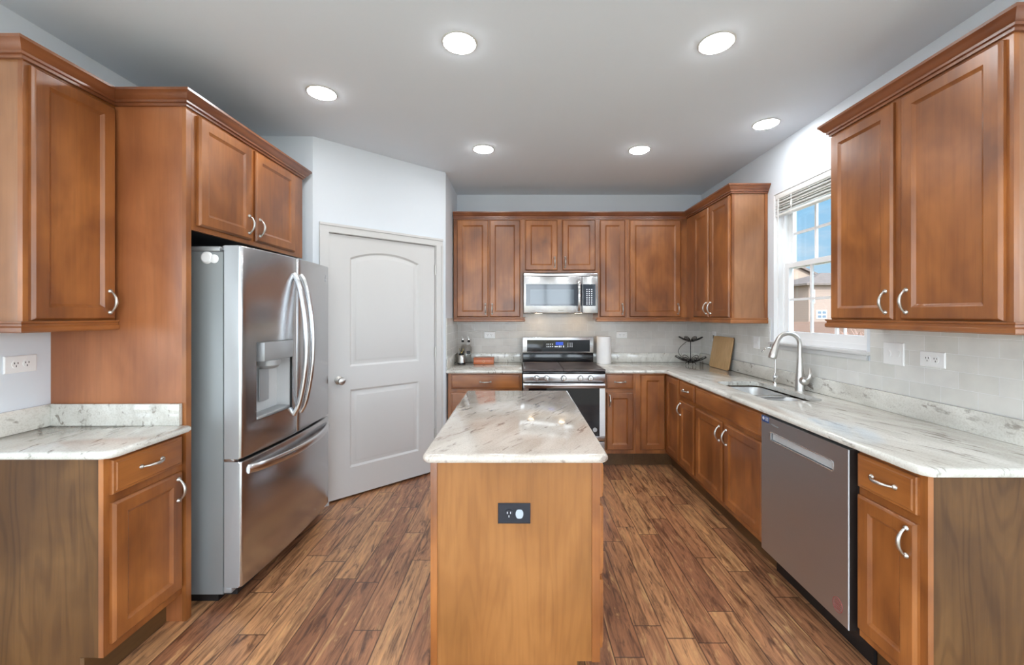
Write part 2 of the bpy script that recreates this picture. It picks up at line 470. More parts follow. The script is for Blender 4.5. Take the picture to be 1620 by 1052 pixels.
class MB:
    def __init__(self):
        self.bm = bmesh.new()

    def _merge(self, t, xf=None):
        if xf is not None:
            bmesh.ops.transform(t, matrix=xf, verts=t.verts)
        me = bpy.data.meshes.new('tmp')
        t.to_mesh(me)
        t.free()
        self.bm.from_mesh(me)
        bpy.data.meshes.remove(me)

    def box(self, x0, x1, y0, y1, z0, z1, bev=0.0, seg=2, xf=None):
        t = bmesh.new()
        bmesh.ops.create_cube(t, size=1.0)
        x0, x1 = min(x0, x1), max(x0, x1)
        y0, y1 = min(y0, y1), max(y0, y1)
        z0, z1 = min(z0, z1), max(z0, z1)
        for v in t.verts:
            v.co = Vector(((x0 + x1) / 2 + v.co.x * (x1 - x0), (y0 + y1) / 2 + v.co.y * (y1 - y0), (z0 + z1) / 2 + v.co.z * (z1 - z0)))
        if bev > 0:
            bmesh.ops.bevel(t, geom=list(t.edges), offset=bev, segments=seg, profile=0.5, affect='EDGES')
        self._merge(t, xf)
        return self

    def rings(self, loops, close_start=True, close_end=True, xf=None, cyclic=False):
        """loft a list of equal-length closed point loops"""
        t = bmesh.new()
        R = [[t.verts.new(p) for p in lp] for lp in loops]
        n = len(R[0])
        prs = list(zip(R[:-1], R[1:]))
        if cyclic:
            prs.append((R[-1], R[0]))
        for a, b2 in prs:
            for i in range(n):
                j = (i + 1) % n
                t.faces.new((a[i], a[j], b2[j], b2[i]))
        if not cyclic:
            if close_start:
                t.faces.new(R[0][::-1])
            if close_end:
                t.faces.new(R[-1])
        bmesh.ops.recalc_face_normals(t, faces=t.faces)
        self._merge(t, xf)
        return self

    def tube(self, pts, rad, seg=10, flat=1.0, up=None, cap=True, cyclic=False, xf=None):
        """tube through points; rad may be a list; flat scales the second cross axis"""
        pts = [Vector(p) for p in pts]
        n = len(pts)
        rr = rad if isinstance(rad, (list, tuple)) else [rad] * n
        loops = []
        ref = Vector(up) if up is not None else None
        prev = None
        for i, p in enumerate(pts):
            if cyclic:
                d = pts[(i + 1) % n] - pts[i - 1]
            else:
                d = pts[min(i + 1, n - 1)] - pts[max(i - 1, 0)]
            d.normalize()
            if ref is not None:
                a = ref - d * ref.dot(d)
            elif prev is None:
                a = Vector((0, 0, 1)) if abs(d.z) < 0.9 else Vector((1, 0, 0))
                a = a - d * a.dot(d)
            else:
                a = prev - d * prev.dot(d)
            a.normalize()
            prev = a
            c = d.cross(a)
            loops.append([p + (a * math.cos(2 * PI * k / seg) + c * flat * math.sin(2 * PI * k / seg)) * rr[i] for k in range(seg)])
        return self.rings(loops, cap, cap, xf, cyclic)

    def lathe(self, prof, center, axis='z', seg=28, xf=None):
        """prof: list of (radius, height); closed at both ends"""
        cx, cy, cz = center
        loops = []
        for r, h in prof:
            r = max(r, 0.0003)
            lp = []
            for k in range(seg):
                a = 2 * PI * k / seg
                u, v = r * math.cos(a), r * math.sin(a)
                if axis == 'z':
                    lp.append(Vector((cx + u, cy + v, cz + h)))
                elif axis == 'x':
                    lp.append(Vector((cx + h, cy + u, cz + v)))
                else:
                    lp.append(Vector((cx + u, cy + h, cz + v)))
            loops.append(lp)
        return self.rings(loops, True, True, xf)

    def prism(self, poly, z0, z1, xf=None):
        return self.rings([[Vector((x, y, z0)) for x, y in poly], [Vector((x, y, z1)) for x, y in poly]], xf=xf)

    def build(self, name, mat, parent=None, smooth=35.0, world=True):
        me = bpy.data.meshes.new(name)
        if parent is not None and world:
            bmesh.ops.transform(self.bm, matrix=root_mat(parent).inverted(), verts=self.bm.verts)
        self.bm.to_mesh(me)
        self.bm.free()
        me.materials.append(M[mat] if isinstance(mat, str) else mat)
        if smooth:
            for p in me.polygons:
                p.use_smooth = True
            me.set_sharp_from_angle(angle=math.radians(smooth))
        o = bpy.data.objects.new(name, me)
        COL.objects.link(o)
        if parent is not None:
            o.parent = parent
        return o


def B(*a, **k):
    return MB().box(*a, **k)


def text_part(name, s, size, mat, parent, xf, depth=0.0006):
    cu = bpy.data.curves.new('txt', 'FONT')
    cu.body = s
    cu.size = size
    cu.extrude = depth
    cu.align_x = 'CENTER'
    cu.align_y = 'CENTER'
    to = bpy.data.objects.new('txt', cu)
    COL.objects.link(to)
    dg = bpy.context.evaluated_depsgraph_get()
    me = bpy.data.meshes.new_from_object(to.evaluated_get(dg))
    bpy.data.objects.remove(to)
    bpy.data.curves.remove(cu)
    me.transform(xf)
    me.transform(root_mat(parent).inverted())
    me.materials.clear()
    me.materials.append(M[mat])
    me.name = name
    o = bpy.data.objects.new(name, me)
    COL.objects.link(o)
    o.parent = parent
    return o


FACE = {'back': lambda p, a, v, w: Vector((a, p - w, v)),      # faces the camera (-Y), a = X
        'right': lambda p, a, v, w: Vector((p - w, a, v)),     # on the right wall, faces -X, a = Y
        'left': lambda p, a, v, w: Vector((p + w, a, v))}      # on the left wall, faces +X, a = Y

SHAKER = [(0, 0), (0, 0.011), (0.005, 0.0175), (0.009, 0.020), (0.053, 0.020), (0.057, 0.0165), (0.062, 0.0135), (0.066, 0.011)]
SLAB = [(0, 0), (0, 0.010), (0.003, 0.0145), (0.010, 0.0160), (0.014, 0.0195), (0.018, 0.020)]


def ringed(face, p, a0, a1, v0, v1, rg):
    f = FACE[face]
    loops = []
    for d, w_ in rg:
        loops.append([f(p, a0 + d, v0 + d, w_), f(p, a1 - d, v0 + d, w_), f(p, a1 - d, v1 - d, w_), f(p, a0 + d, v1 - d, w_)])
    return MB().rings(loops)


# shared arch pull: stands along local Z, projects along local +Y
def pull_mesh():
    mb = MB()
    n = 16
    pts, rr = [], []
    for i in range(n + 1):
        t = i / n
        z = -0.048 + 0.096 * t
        y = 0.004 + 0.026 * math.sin(PI * t) ** 0.75
        pts.append((0, y, z))
        rr.append(0.0044 + 0.0026 * math.sin(PI * t) ** 2)
    mb.tube(pts, rr, seg=10, up=(1, 0, 0))
    for s in (-1, 1):
        mb.lathe([(0.0100, 0), (0.0100, 0.002), (0.0082, 0.005), (0.005, 0.010)], (0, 0, s * 0.048), axis='y', seg=14)
        mb.tube([(0, 0.004, s * 0.046), (0, 0.004, s * 0.056)], [0.006, 0.003], seg=8)
    me = bpy.data.meshes.new('handle')
    mb.bm.to_mesh(me)
    mb.bm.free()
    for p in me.polygons:
        p.use_smooth = True
    me.set_sharp_from_angle(angle=math.radians(50))
    me.materials.append(M['nickel'])
    return me


PULL = pull_mesh()
ROT = {'back': PI, 'right': PI / 2, 'left': -PI / 2}


def pull(parent, face, p, a, v, horiz=False, off=0.0195):
    o = bpy.data.objects.new('handle', PULL)
    COL.objects.link(o)
    o.parent = parent
    pos = FACE[face](p, a, v, off)
    R = Matrix.Rotation(ROT[face], 4, 'Z')
    if horiz:
        R = R @ Matrix.Rotation(PI / 2, 4, 'Y')
    o.matrix_local = root_mat(parent).inverted() @ Matrix.Translation(pos) @ R
    o['label'] = 'satin nickel arch pull'
    return o


def door(parent, face, p, a0, a1, v0, v1, hside=None, hv=None, horiz=False, name='door', mat='wood', rg=SHAKER):
    d = ringed(face, p, a0, a1, v0, v1, rg).build(name, mat, parent, smooth=25)
    if hside is not None:
        pull(d, face, p, hside, hv, horiz)
    return d


def drawer(parent, face, p, a0, a1, v0, v1, handle=True, name='drawer'):
    m_ = 'wood_flat_x' if face == 'back' else 'wood_flat'
    d = ringed(face, p, a0, a1, v0, v1, SLAB).build(name, m_, parent, smooth=25)
    if handle:
        pull(d, face, p, (a0 + a1) / 2, (v0 + v1) / 2, True)
    return d


def offset_path(path, d, closed=False):
    """shift a plan polyline to the right of its travel direction by d with mitred corners"""
    n = len(path)
    out = []
    P = [Vector(p) for p in path]
    for i in range(n):
        def nrm(a, b2):
            t = (b2 - a).normalized()
            return Vector((t.y, -t.x))
        if closed or 0 < i < n - 1:
            n1 = nrm(P[i - 1], P[i])
            n2 = nrm(P[i], P[(i + 1) % n])
            b_ = (n1 + n2)
            b_ = b_ / max(b_.length_squared / 2.0, 1e-6)
            out.append(P[i] + b_ * d)
        elif i == 0:
            out.append(P[0] + nrm(P[0], P[1]) * d)
        else:
            out.append(P[-1] + nrm(P[-2], P[-1]) * d)
    return out


def sweep(path, prof, name, mat, label, cat='molding'):
    """profile of (outward, z) swept along a plan path, solid"""
    offs = [offset_path(path, o_) for o_, _ in prof]
    loops = []
    for i in range(len(path)):
        loops.append([Vector((offs[k][i].x, offs[k][i].y, prof[k][1])) for k in range(len(prof))])
    o = MB().rings(loops).build(name, mat, None, smooth=40)
    tag(o, label, cat)
    return o


def slab_poly(outline, z0, z1, nose, holes=(), mat='granite', name='countertop', parent=None):
    """stone slab with an eased edge, outline counter-clockwise; holes are plan loops"""
    t = bmesh.new()
    th = z1 - z0
    rg = [(nose * 0.5, z0), (0.0, z0 + th * 0.28), (0.0, z0 + th * 0.62), (nose * 0.35, z0 + th * 0.88), (nose, z1)]
    R = []
    for d, z in rg:
        of = offset_path(outline, -d, True)
        R.append([t.verts.new((p.x, p.y, z)) for p in of])
    n = len(outline)
    for a, b_ in zip(R[:-1], R[1:]):
        for i in range(n):
            j = (i + 1) % n
            t.faces.new((a[i], a[j], b_[j], b_[i]))
    top_e = [t.edges.get((R[-1][i], R[-1][(i + 1) % n])) for i in range(n)]
    bot_e = [t.edges.get((R[0][i], R[0][(i + 1) % n])) for i in range(n)]
    for h in holes:
        A = [t.verts.new((x, y, z1)) for x, y in h]
        C = [t.verts.new((x, y, z0)) for x, y in h]
        k = len(h)
        for i in range(k):
            j = (i + 1) % k
            t.faces.new((A[i], A[j], C[j], C[i]))
            top_e.append(t.edges.get((A[i], A[j])))
            bot_e.append(t.edges.get((C[i], C[j])))
    bmesh.ops.triangle_fill(t, use_beauty=True, use_dissolve=False, edges=top_e)
    bmesh.ops.triangle_fill(t, use_beauty=True, use_dissolve=False, edges=bot_e)
    bmesh.ops.recalc_face_normals(t, faces=t.faces)
    mb = MB()
    mb._merge(t)
    return mb.build(name, mat, parent, smooth=50)


def rrect(x0, x1, y0, y1, r, n=6):
    pts = []
    for cx, cy, a0 in ((x1 - r, y0 + r, -PI / 2), (x1 - r, y1 - r, 0), (x0 + r, y1 - r, PI / 2), (x0 + r, y0 + r, PI)):
        for i in range(n + 1):
            a = a0 + PI / 2 * i / n
            pts.append((cx + r * math.cos(a), cy + r * math.sin(a)))
    return pts


def struct(name, mb, mat, label=None, smooth=0):
    o = mb.build(name, mat, None, smooth=smooth)
    o['kind'] = 'structure'
    if label:
        tag(o, label, name.split('_')[0])
    return o


# ------------------------------------------------------------------ room dimensions
XL, XR, YB, ZC = -2.18, 1.975, 4.40, 2.73
YR = -4.2                      # rear wall behind the camera
A0 = Vector((-1.512, 2.957))   # angled pantry wall, left end
A1 = Vector((-0.68, 3.71))     # angled pantry wall, right end
TW = 0.12
GX = 5.0                       # half width of the unseen room added behind the viewer
GY = 1.30                      # where the kitchen walls end
struct('floor', B(XL - TW, XR + 0.14, 1.0, YB + TW, -0.06, 0), 'floor', 'brown hand-scraped wood plank floor of the kitchen')
struct('floor_living', B(-GX - TW, GX + TW, YR - TW, 1.0, -0.06, 0), 'carpet', 'cream carpet floor of the room behind the viewer')
struct('ceiling', MB().box(XL - TW, XR + 0.14, GY, YB + TW, ZC, ZC + 0.08).box(-GX - TW, GX + TW, YR - TW, GY, ZC, ZC + 0.08), 'ceiling', 'flat pale grey ceiling over the kitchen')
struct('wall_left', B(XL - TW, XL, GY, YB + TW, 0, ZC), 'wall', 'pale blue-grey wall behind the left cabinets')
struct('wall_back', B(XL, XR + 0.14, YB, YB + TW, 0, ZC), 'wall', 'pale blue-grey wall behind the range')
WY0, WY1, WZ0, WZ1 = 2.30, 3.145, 1.215, 2.352
wr = MB()
wr.box(XR, XR + 0.14, GY - TW, WY0, 0, ZC).box(XR, XR + 0.14, WY1, YB, 0, ZC)
wr.box(XR, XR + 0.14, WY0, WY1, 0, WZ0).box(XR, XR + 0.14, WY0, WY1, WZ1, ZC)
struct('wall_right', wr, 'wall', 'pale wall on the right with the window opening')
struct('wall_alcove', B(XL, A0.x, A0.y, A0.y + TW, 0, ZC), 'wall', 'short pale wall just past the refrigerator')
struct('wall_pantry', B(A1.x - TW, A1.x, A1.y + 0.012, YB, 0, ZC), 'wall', 'short pale wall returning beside the left base cabinet')
# angled wall with the door opening, built along local x then rotated
ang = math.atan2(A1.y - A0.y, A1.x - A0.x)
WL = (A1 - A0).length
AX = Matrix.Translation((A0.x, A0.y, 0)) @ Matrix.Rotation(ang, 4, 'Z')
D0, D1, DZ = 0.115, 1.016, 2.040
aw = MB()
for a, b_, c_, d_ in ((0, D0 - 0.012, 0, ZC), (D1 + 0.012, WL, 0, ZC), (D0 - 0.012, D1 + 0.012, DZ + 0.012, ZC)):
    aw.box(a, b_, 0, TW, c_, d_, xf=AX)
struct('wall_angled', aw, 'wall', 'angled pale wall holding the white pantry door')
# unseen room behind the viewer, added with three glazed sides for fill light
struct('wall_living_left', MB().box(-GX, XL - TW, GY, GY + TW, 0, ZC), 'wall', 'pale wall turning left out of the kitchen')
struct('wall_living_right', MB().box(XR + 0.14, GX, GY - TW, GY, 0, ZC), 'wall', 'pale wall turning right out of the kitchen')
WIN_REAR = [(-4.3, -2.3), (-1.6, 1.6), (2.3, 4.3)]
WIN_SIDE = [(-4.0, -2.0), (-1.6, 0.7)]
LZ0, LZ1 = 0.35, 2.45


def glazed_wall(name, fixed, spans, lo, hi, axis, t0, t1, label):
    mb = MB()
    add = (lambda a, b_, c_, d_: mb.box(a, b_, t0, t1, c_, d_)) if axis == 'x' else (lambda a, b_, c_, d_: mb.box(t0, t1, a, b_, c_, d_))
    e = lo
    for a, b_ in spans:
        add(e, a, 0, ZC)
        add(a, b_, 0, LZ0)
        add(a, b_, LZ1, ZC)
        e = b_
    add(e, hi, 0, ZC)
    struct(name, mb, 'wall', label)


glazed_wall('wall_rear', None, WIN_REAR, -GX - TW, GX + TW, 'x', YR - TW, YR, 'pale wall behind the viewer with tall windows')
glazed_wall('wall_far_left', None, WIN_SIDE, YR, GY + TW, 'y', -GX - TW, -GX, 'pale left wall of the room behind the viewer')
glazed_wall('wall_far_right', None, WIN_SIDE, YR, GY, 'y', GX, GX + TW, 'pale right wall of the room behind the viewer')
nwin = 2
for axis, spans, base, sg in (('x', WIN_REAR, YR, -1), ('y', WIN_SIDE, -GX, -1), ('y', WIN_SIDE, GX, 1)):
    for a, b_ in spans:
        mid = base + sg * 0.06
        c_ = ((a + b_) / 2, mid, LZ0) if axis == 'x' else (mid, (a + b_) / 2, LZ0)
        t = thing('window_%d' % nwin, 'tall white framed window of the room behind the viewer', 'window', c_, kind='structure')
        nwin += 1
        fr, pn = MB(), MB()
        put = (lambda mb, p0, p1, q0, q1, h_: mb.box(p0, p1, mid - h_, mid + h_, q0, q1)) if axis == 'x' else (lambda mb, p0, p1, q0, q1, h_: mb.box(mid - h_, mid + h_, p0, p1, q0, q1))
        k_ = max(2, round((b_ - a) / 0.9))
        for i in range(k_ + 1):
            x = a + (b_ - a - 0.06) * i / k_
            put(fr, x, x + 0.06, LZ0, LZ1, 0.03)
        for z_ in (LZ0, 1.40, LZ1 - 0.06):
            put(fr, a, b_, z_, z_ + 0.06, 0.029)
        put(pn, a + 0.01, b_ - 0.01, LZ0 + 0.01, LZ1 - 0.01, 0.003)
        fr.build('window_frame', 'vinyl', t, smooth=0)
        pn.build('pane', 'pane', t, smooth=0)

# portals: guide daylight sampling through the added room's windows (they add no light)
for (cx_, cy_, w_, rot_) in [((a + b_) / 2, YR - 0.02, b_ - a, (PI / 2, 0, 0), ) for a, b_ in WIN_REAR] + [(-GX - 0.02, (a + b_) / 2, b_ - a, (PI / 2, 0, -PI / 2)) for a, b_ in WIN_SIDE] + [(GX + 0.02, (a + b_) / 2, b_ - a, (PI / 2, 0, PI / 2)) for a, b_ in WIN_SIDE]:
    ld = bpy.data.lights.new('window_portal', 'AREA')
    ld.shape = 'RECTANGLE'
    ld.size, ld.size_y = w_, LZ1 - LZ0
    ld.cycles.is_portal = True
    lo_ = bpy.data.objects.new('window_portal', ld)
    COL.objects.link(lo_)
    lo_.location = (cx_, cy_, (LZ0 + LZ1) / 2)
    lo_.rotation_euler = rot_

# ------------------------------------------------------------------ pantry door + casing
dr = thing('door_1', 'white two-panel arch-top pantry door in the angled wall', 'door', (A0.x, A0.y, 0), ang, kind='structure')


def arch_loop(x0, x1, z0, z1, rise, d, y, n=14):
    """closed loop of a panel outline inset by d; the top edge is an arc when rise > 0"""
    pts = [(x0 + d, y, z0 + d), (x1 - d, y, z0 + d)]
    if rise > 0:
        hw = (x1 - x0) / 2
        R_ = (hw * hw + rise * rise) / (2 * rise)
        cz, cx = z1 + rise - R_, (x0 + x1) / 2
        Rd, hd = R_ - d, hw - d
        am = math.asin(hd / Rd)
        for i in range(n + 1):
            a = am - 2 * am * i / n
            pts.append((cx + Rd * math.sin(a), y, cz + Rd * math.cos(a)))
    else:
        for i in range(n + 1):
            pts.append((x1 - d - (x1 - x0 - 2 * d) * i / n, y, z1 - d))
    return [Vector(p) for p in pts]


def panel_door(x0, x1, z0, z1, yf, th, panels):
    t = bmesh.new()
    fo = [t.verts.new((x, yf, z)) for x, z in ((x0, z0), (x1, z0), (x1, z1), (x0, z1))]
    bo = [t.verts.new((x, yf + th, z)) for x, z in ((x0, z0), (x1, z0), (x1, z1), (x0, z1))]
    t.faces.new(bo)
    for i in range(4):
        j = (i + 1) % 4
        t.faces.new((fo[i], fo[j], bo[j], bo[i]))
    fe = [t.edges.get((fo[i], fo[(i + 1) % 4])) for i in range(4)]
    for (a, b_, c_, d_, rise) in panels:
        prev = None
        for inset, dep in ((0, 0), (0.004, 0.003), (0.014, 0.013), (0.024, 0.013), (0.048, 0.002), (0.052, 0.001)):
            lp = [t.verts.new(p) for p in arch_loop(a, b_, c_, d_, rise, inset, yf + dep)]
            k = len(lp)
            if prev is None:
                for i in range(k):
                    fe.append(t.edges.new((lp[i], lp[(i + 1) % k])))
            else:
                for i in range(k):
                    j = (i + 1) % k
                    t.faces.new((prev[i], prev[j], lp[j], lp[i]))
            prev = lp
        t.faces.new(prev)
    bmesh.ops.triangle_fill(t, use_beauty=True, use_dissolve=False, edges=fe)
    bmesh.ops.recalc_face_normals(t, faces=t.faces)
    mb = MB()
    mb._merge(t)
    return mb


panel_door(D0, D1, 0.018, DZ, 0.012, 0.036, [(D0 + 0.155, D1 - 0.155, 1.022, 1.868, 0.062), (D0 + 0.155, D1 - 0.155, 0.235, 0.842, 0)]).build('door_leaf', 'white', dr, smooth=25, world=False)
kn = MB().lathe([(0.032, 0.012), (0.032, 0.006), (0.022, 0.0), (0.012, -0.006), (0.011, -0.030), (0.024, -0.038), (0.029, -0.052), (0.024, -0.066), (0.010, -0.071)], (D0 + 0.072, 0, 0.925), axis='y')
kn.build('door_knob', 'nickel', dr, world=False)
for z in (1.83, 1.09, 0.36):
    MB().lathe([(0.007, -0.045), (0.008, -0.045), (0.008, 0.045), (0.007, 0.045)], (D1 + 0.004, 0.004, z), seg=12).box(D1 - 0.004, D1 + 0.012, 0.005, 0.011, z - 0.043, z + 0.043).build('hinge', 'nickel', dr, world=False)
cs = MB()
CWD = 0.066
for a, b_ in ((D0 - 0.006 - CWD, D0 - 0.006), (D1 + 0.006, min(D1 + 0.006 + CWD, WL))):
    cs.box(a, b_, -0.012, -0.0005, 0, DZ + 0.006, xf=AX)
    e0, e1 = (a, a + 0.018) if a < 0.5 else (b_ - 0.018, b_)
    cs.box(e0, e1, -0.019, -0.012, 0, DZ + 0.006 + CWD - 0.018 if False else DZ + 0.006, xf=AX)
cs.box(D0 - 0.006 - CWD, min(D1 + 0.006 + CWD, WL), -0.012, -0.0005, DZ + 0.006, DZ + 0.006 + CWD, xf=AX)
cs.box(D0 - 0.006 - CWD, min(D1 + 0.006 + CWD, WL), -0.019, -0.012, DZ + CWD - 0.012, DZ + 0.006 + CWD, xf=AX)
for a, b_ in ((D0 - 0.012, D0 - 0.003), (D1 + 0.003, D1 + 0.012)):
    cs.box(a, b_, 0.0, TW, 0, DZ + 0.003, xf=AX)
cs.box(D0 - 0.012, D1 + 0.012, 0.0, TW, DZ + 0.003, DZ + 0.012, xf=AX)
struct('trim_1', cs, 'white', 'white casing around the pantry door')
struct('baseboard_angled', MB().box(0, D0 - 0.006 - CWD, -0.012, -0.0005, 0, 0.09, xf=AX), 'white')

# ------------------------------------------------------------------ window
WX = XR
wd = thing('window_1', 'white double-hung window with grilles over the sink', 'window', (WX + 0.1, (WY0 + WY1) / 2, WZ0), kind='structure')
f = MB()
FX0, FX1 = WX + 0.055, WX + 0.125
for a, b_ in ((WY0, WY0 + 0.045), (WY1 - 0.045, WY1)):
    f.box(FX0, FX1, a, b_, WZ0, WZ1)
    f.box(FX0 - 0.03, FX0, a if a < 2.5 else a + 0.02, b_ if a > 2.5 else b_ - 0.02, WZ0, WZ1)
f.box(FX0, FX1, WY0 + 0.045, WY1 - 0.045, WZ0, WZ0 + 0.035).box(FX0, FX1, WY0 + 0.045, WY1 - 0.045, WZ1 - 0.045, WZ1)
f.build('window_frame', 'vinyl', wd, smooth=0)
SY0, SY1 = WY0 + 0.045, WY1 - 0.045
ZM = 1.795


def sash(x0, x1, z0, z1, st, rb, rt):
    s = MB()
    s.box(x0, x1, SY0, SY0 + st, z0, z1).box(x0, x1, SY1 - st, SY1, z0, z1)
    s.box(x0, x1, SY0 + st, SY1 - st, z0, z0 + rb).box(x0, x1, SY0 + st, SY1 - st, z1 - rt, z1)
    xm = (x0 + x1) / 2
    g0, g1, h0, h1 = SY0 + st, SY1 - st, z0 + rb, z1 - rt
    for k in (1, 2):
        y = g0 + (g1 - g0) * k / 3
        s.box(xm - 0.007, xm + 0.007, y - 0.009, y + 0.009, h0, h1)
    s.box(xm - 0.0065, xm + 0.0065, g0, g1, (h0 + h1) / 2 - 0.009, (h0 + h1) / 2 + 0.009)
    o = s.build('sash', 'vinyl', wd, smooth=0)
    B(xm - 0.002, xm + 0.002, g0 - 0.005, g1 + 0.005, h0 - 0.005, h1 + 0.005).build('pane', 'pane', o, smooth=0)


sash(FX0 + 0.004, FX0 + 0.032, WZ0 + 0.035, ZM + 0.02, 0.042, 0.05, 0.036)
sash(FX0 + 0.036, FX0 + 0.064, ZM - 0.02, WZ1 - 0.045, 0.042, 0.036, 0.045)
jl = MB()
jl.box(XR - 0.0004, FX0, WY0, WY0 + 0.004, WZ0 + 0.001, WZ1).box(XR - 0.0004, FX0, WY1 - 0.004, WY1, WZ0 + 0.001, WZ1).box(XR - 0.0004, FX0, WY0 + 0.004, WY1 - 0.004, WZ1 - 0.0006, WZ1)
jl.build('jamb_liner', 'vinyl', wd, smooth=0)
B(XR - 0.028, FX0, WY0 - 0.03, WY1 + 0.035, WZ0 - 0.020, WZ0 + 0.001, bev=0.004).build('window_sill', 'white', wd)
B(XR - 0.016, XR - 0.0005, WY0 - 0.012, WY1 + 0.012, WZ0 - 0.05, WZ0 - 0.020, bev=0.003).build('apron', 'white', wd)

bl = thing('window_blind', 'white slatted blind raised and bunched at the top of the window', 'blind', (WX + 0.03, (WY0 + WY1) / 2, WZ1))
BY0, BY1 = WY0 + 0.012, WY1 - 0.012
B(WX + 0.004, WX + 0.05, BY0, BY1, WZ1 - 0.040, WZ1 - 0.001, bev=0.003).build('head_rail', 'blind', bl)
s = MB()
z = WZ1 - 0.048
for i in range(9):
    t_ = random.uniform(-0.006, 0.006)
    lp = []
    zz = z - i * 0.0115
    prof = [(WX + 0.002, zz + t_), (WX + 0.027, zz + 0.004), (WX + 0.052, zz - t_), (WX + 0.052, zz - t_ - 0.003), (WX + 0.027, zz + 0.001), (WX + 0.002, zz + t_ - 0.003)]
    s.rings([[Vector((px_, y, pz)) for px_, pz in prof] for y in (BY0 + 0.004, BY1 - 0.004)])
s.build('slats', 'blind', bl, smooth=0)
B(WX + 0.004, WX + 0.05, BY0 + 0.004, BY1 - 0.004, z - 0.125, z - 0.108, bev=0.004).build('bottom_rail', 'blind', bl)
MB().tube([(WX + 0.001, WY1 - 0.055, WZ1 - 0.04), (WX + 0.001, WY1 - 0.055, WZ1 - 0.80)], 0.004, seg=8).build('tilt_wand', 'blind', bl)
for y in (WY0 + 0.2, WY1 - 0.2):
    MB().tube([(WX + 0.002, y, WZ1 - 0.04), (WX + 0.0015, y, z - 0.13)], 0.0025, seg=6).box(WX - 0.001, WX + 0.004, y - 0.008, y + 0.008, z - 0.075, z - 0.045).build('ladder_cord', 'blind', bl)

# ------------------------------------------------------------------ tile backsplashes
TZ0, TZ1 = 1.0143, 1.392
tb = MB().box(A1.x, XR - 0.008, YB - 0.008, YB - 0.0002, 0.86, TZ1).box(0.03, 0.80, YB - 0.008, YB - 0.0002, TZ1, 1.50)
struct('wall_tile_back', tb, 'tile_back', 'grey glazed subway tile behind the range and back counters')
ts = MB().box(XR - 0.008, XR - 0.0002, 1.30, WY0 - 0.03, TZ0, TZ1).box(XR - 0.008, XR - 0.0002, WY1 + 0.035, YB - 0.008, TZ0, TZ1)
ts.box(XR - 0.008, XR - 0.0002, WY0 - 0.03, WY1 + 0.035, TZ0, WZ0 - 0.05)
struct('wall_tile_right', ts, 'tile_side', 'pale grey glazed subway tile under the sink window')
struct('wall_tile_pantry', B(A1.x + 0.0002, A1.x + 0.008, A1.y + 0.03, YB - 0.008, TZ0, TZ1), 'tile_side', 'narrow strip of subway tile on the pantry side wall')

# ------------------------------------------------------------------ wall cabinets
UB, UT = 1.378, 2.40       # box bottom and top
DB, DT = 1.404, 2.380      # doors
HV = 1.484                 # handle centre
UFR = 1.690                # face-frame front on the right wall (X)
UFL = -1.880
UFB = 4.090                # face-frame front on the back wall (Y)
FT = 0.019


def wall_cab(label, face, p, wall, a0, a1, z0, z1, body='veneer', scribe=()):
    f_ = FACE[face]
    c = f_(p, (a0 + a1) / 2, z0, 0)
    t = thing('wall_cabinet', label, 'cabinet', c)
    depth = abs(wall - p) - 0.001
    e = 0.0025
    q0, q1 = f_(p, a0 + e, z0, -FT), f_(p, a1 - e, z1, -depth)
    B(q0.x, q1.x, q0.y, q1.y, q0.z, q1.z).build('body', body, t, smooth=0)
    q0, q1 = f_(p, a0, z0 - 0.001, 0), f_(p, a1, z1, -FT)
    B(q0.x, q1.x, q0.y, q1.y, q0.z, q1.z).build('face_frame', 'wood', t, smooth=0)
    for a in scribe:
        q0, q1 = f_(p, a - 0.003 if a > 2 or a == a1 else a, z0, -depth), f_(p, a + e if a == a0 else a, z1, -depth + 0.022)
        B(q0.x, q1.x, q0.y, q1.y, q0.z, q1.z).build('scribe_strip', 'wood', t, smooth=0)
    return t


c = wall_cab('brown maple single-door wall cabinet left of the refrigerator panel', 'left', UFL, XL, 1.530, 1.8795, UB, UT)
door(c, 'left', UFL, 1.548, 1.868, DB, DT, 1.868 - 0.030, HV)
c = wall_cab('brown maple two-door wall cabinet left of the microwave', 'back', UFB, YB - 0.008, -0.667, 0.0345, UB, UT)
door(c, 'back', UFB, -0.632, -0.3145, DB, DT, -0.3145 - 0.028, HV)
door(c, 'back', UFB, -0.303, 0.006, DB, DT, -0.303 + 0.028, HV)
c = wall_cab('short brown maple two-door wall cabinet directly above the microwave', 'back', UFB, YB - 0.008, 0.0355, 0.7935, 1.848, UT)
door(c, 'back', UFB, 0.058, 0.381, 1.872, DT, 0.381 - 0.028, 1.955)
door(c, 'back', UFB, 0.431, 0.764, 1.872, DT, 0.431 + 0.028, 1.955)
c = wall_cab('narrow brown maple one-door wall cabinet right of the microwave', 'back', UFB, YB - 0.008, 0.7945, 1.0865, UB, UT)
door(c, 'back', UFB, 0.810, 1.064, DB, DT, 1.064 - 0.030, HV)
c = wall_cab('wide brown maple one-door wall cabinet in the back right corner', 'back', UFB, YB - 0.008, 1.0875, XR - 0.009, UB, UT)
door(c, 'back', UFB, 1.110, 1.625, DB, DT, 1.625 - 0.030, HV)
c = wall_cab('brown maple two-door wall cabinet on the right wall beyond the window', 'right', UFR, XR - 0.001, 3.220, UFB - 0.001, UB, UT, scribe=(3.220,))
door(c, 'right', UFR, 3.236, 3.566, DB, DT, 3.566 - 0.028, HV)
door(c, 'right', UFR, 3.594, 3.895, DB, DT, 3.594 + 0.028, HV)
c = wall_cab('large brown maple two-door wall cabinet on the right nearer than the window', 'right', UFR, XR - 0.001, 1.383, 2.190, UB, UT, scribe=(2.190,))
door(c, 'right', UFR, 1.404, 1.779, DB, DT, 1.779 - 0.030, HV)
door(c, 'right', UFR, 1.818, 2.178, DB, DT, 1.818 + 0.030, HV)

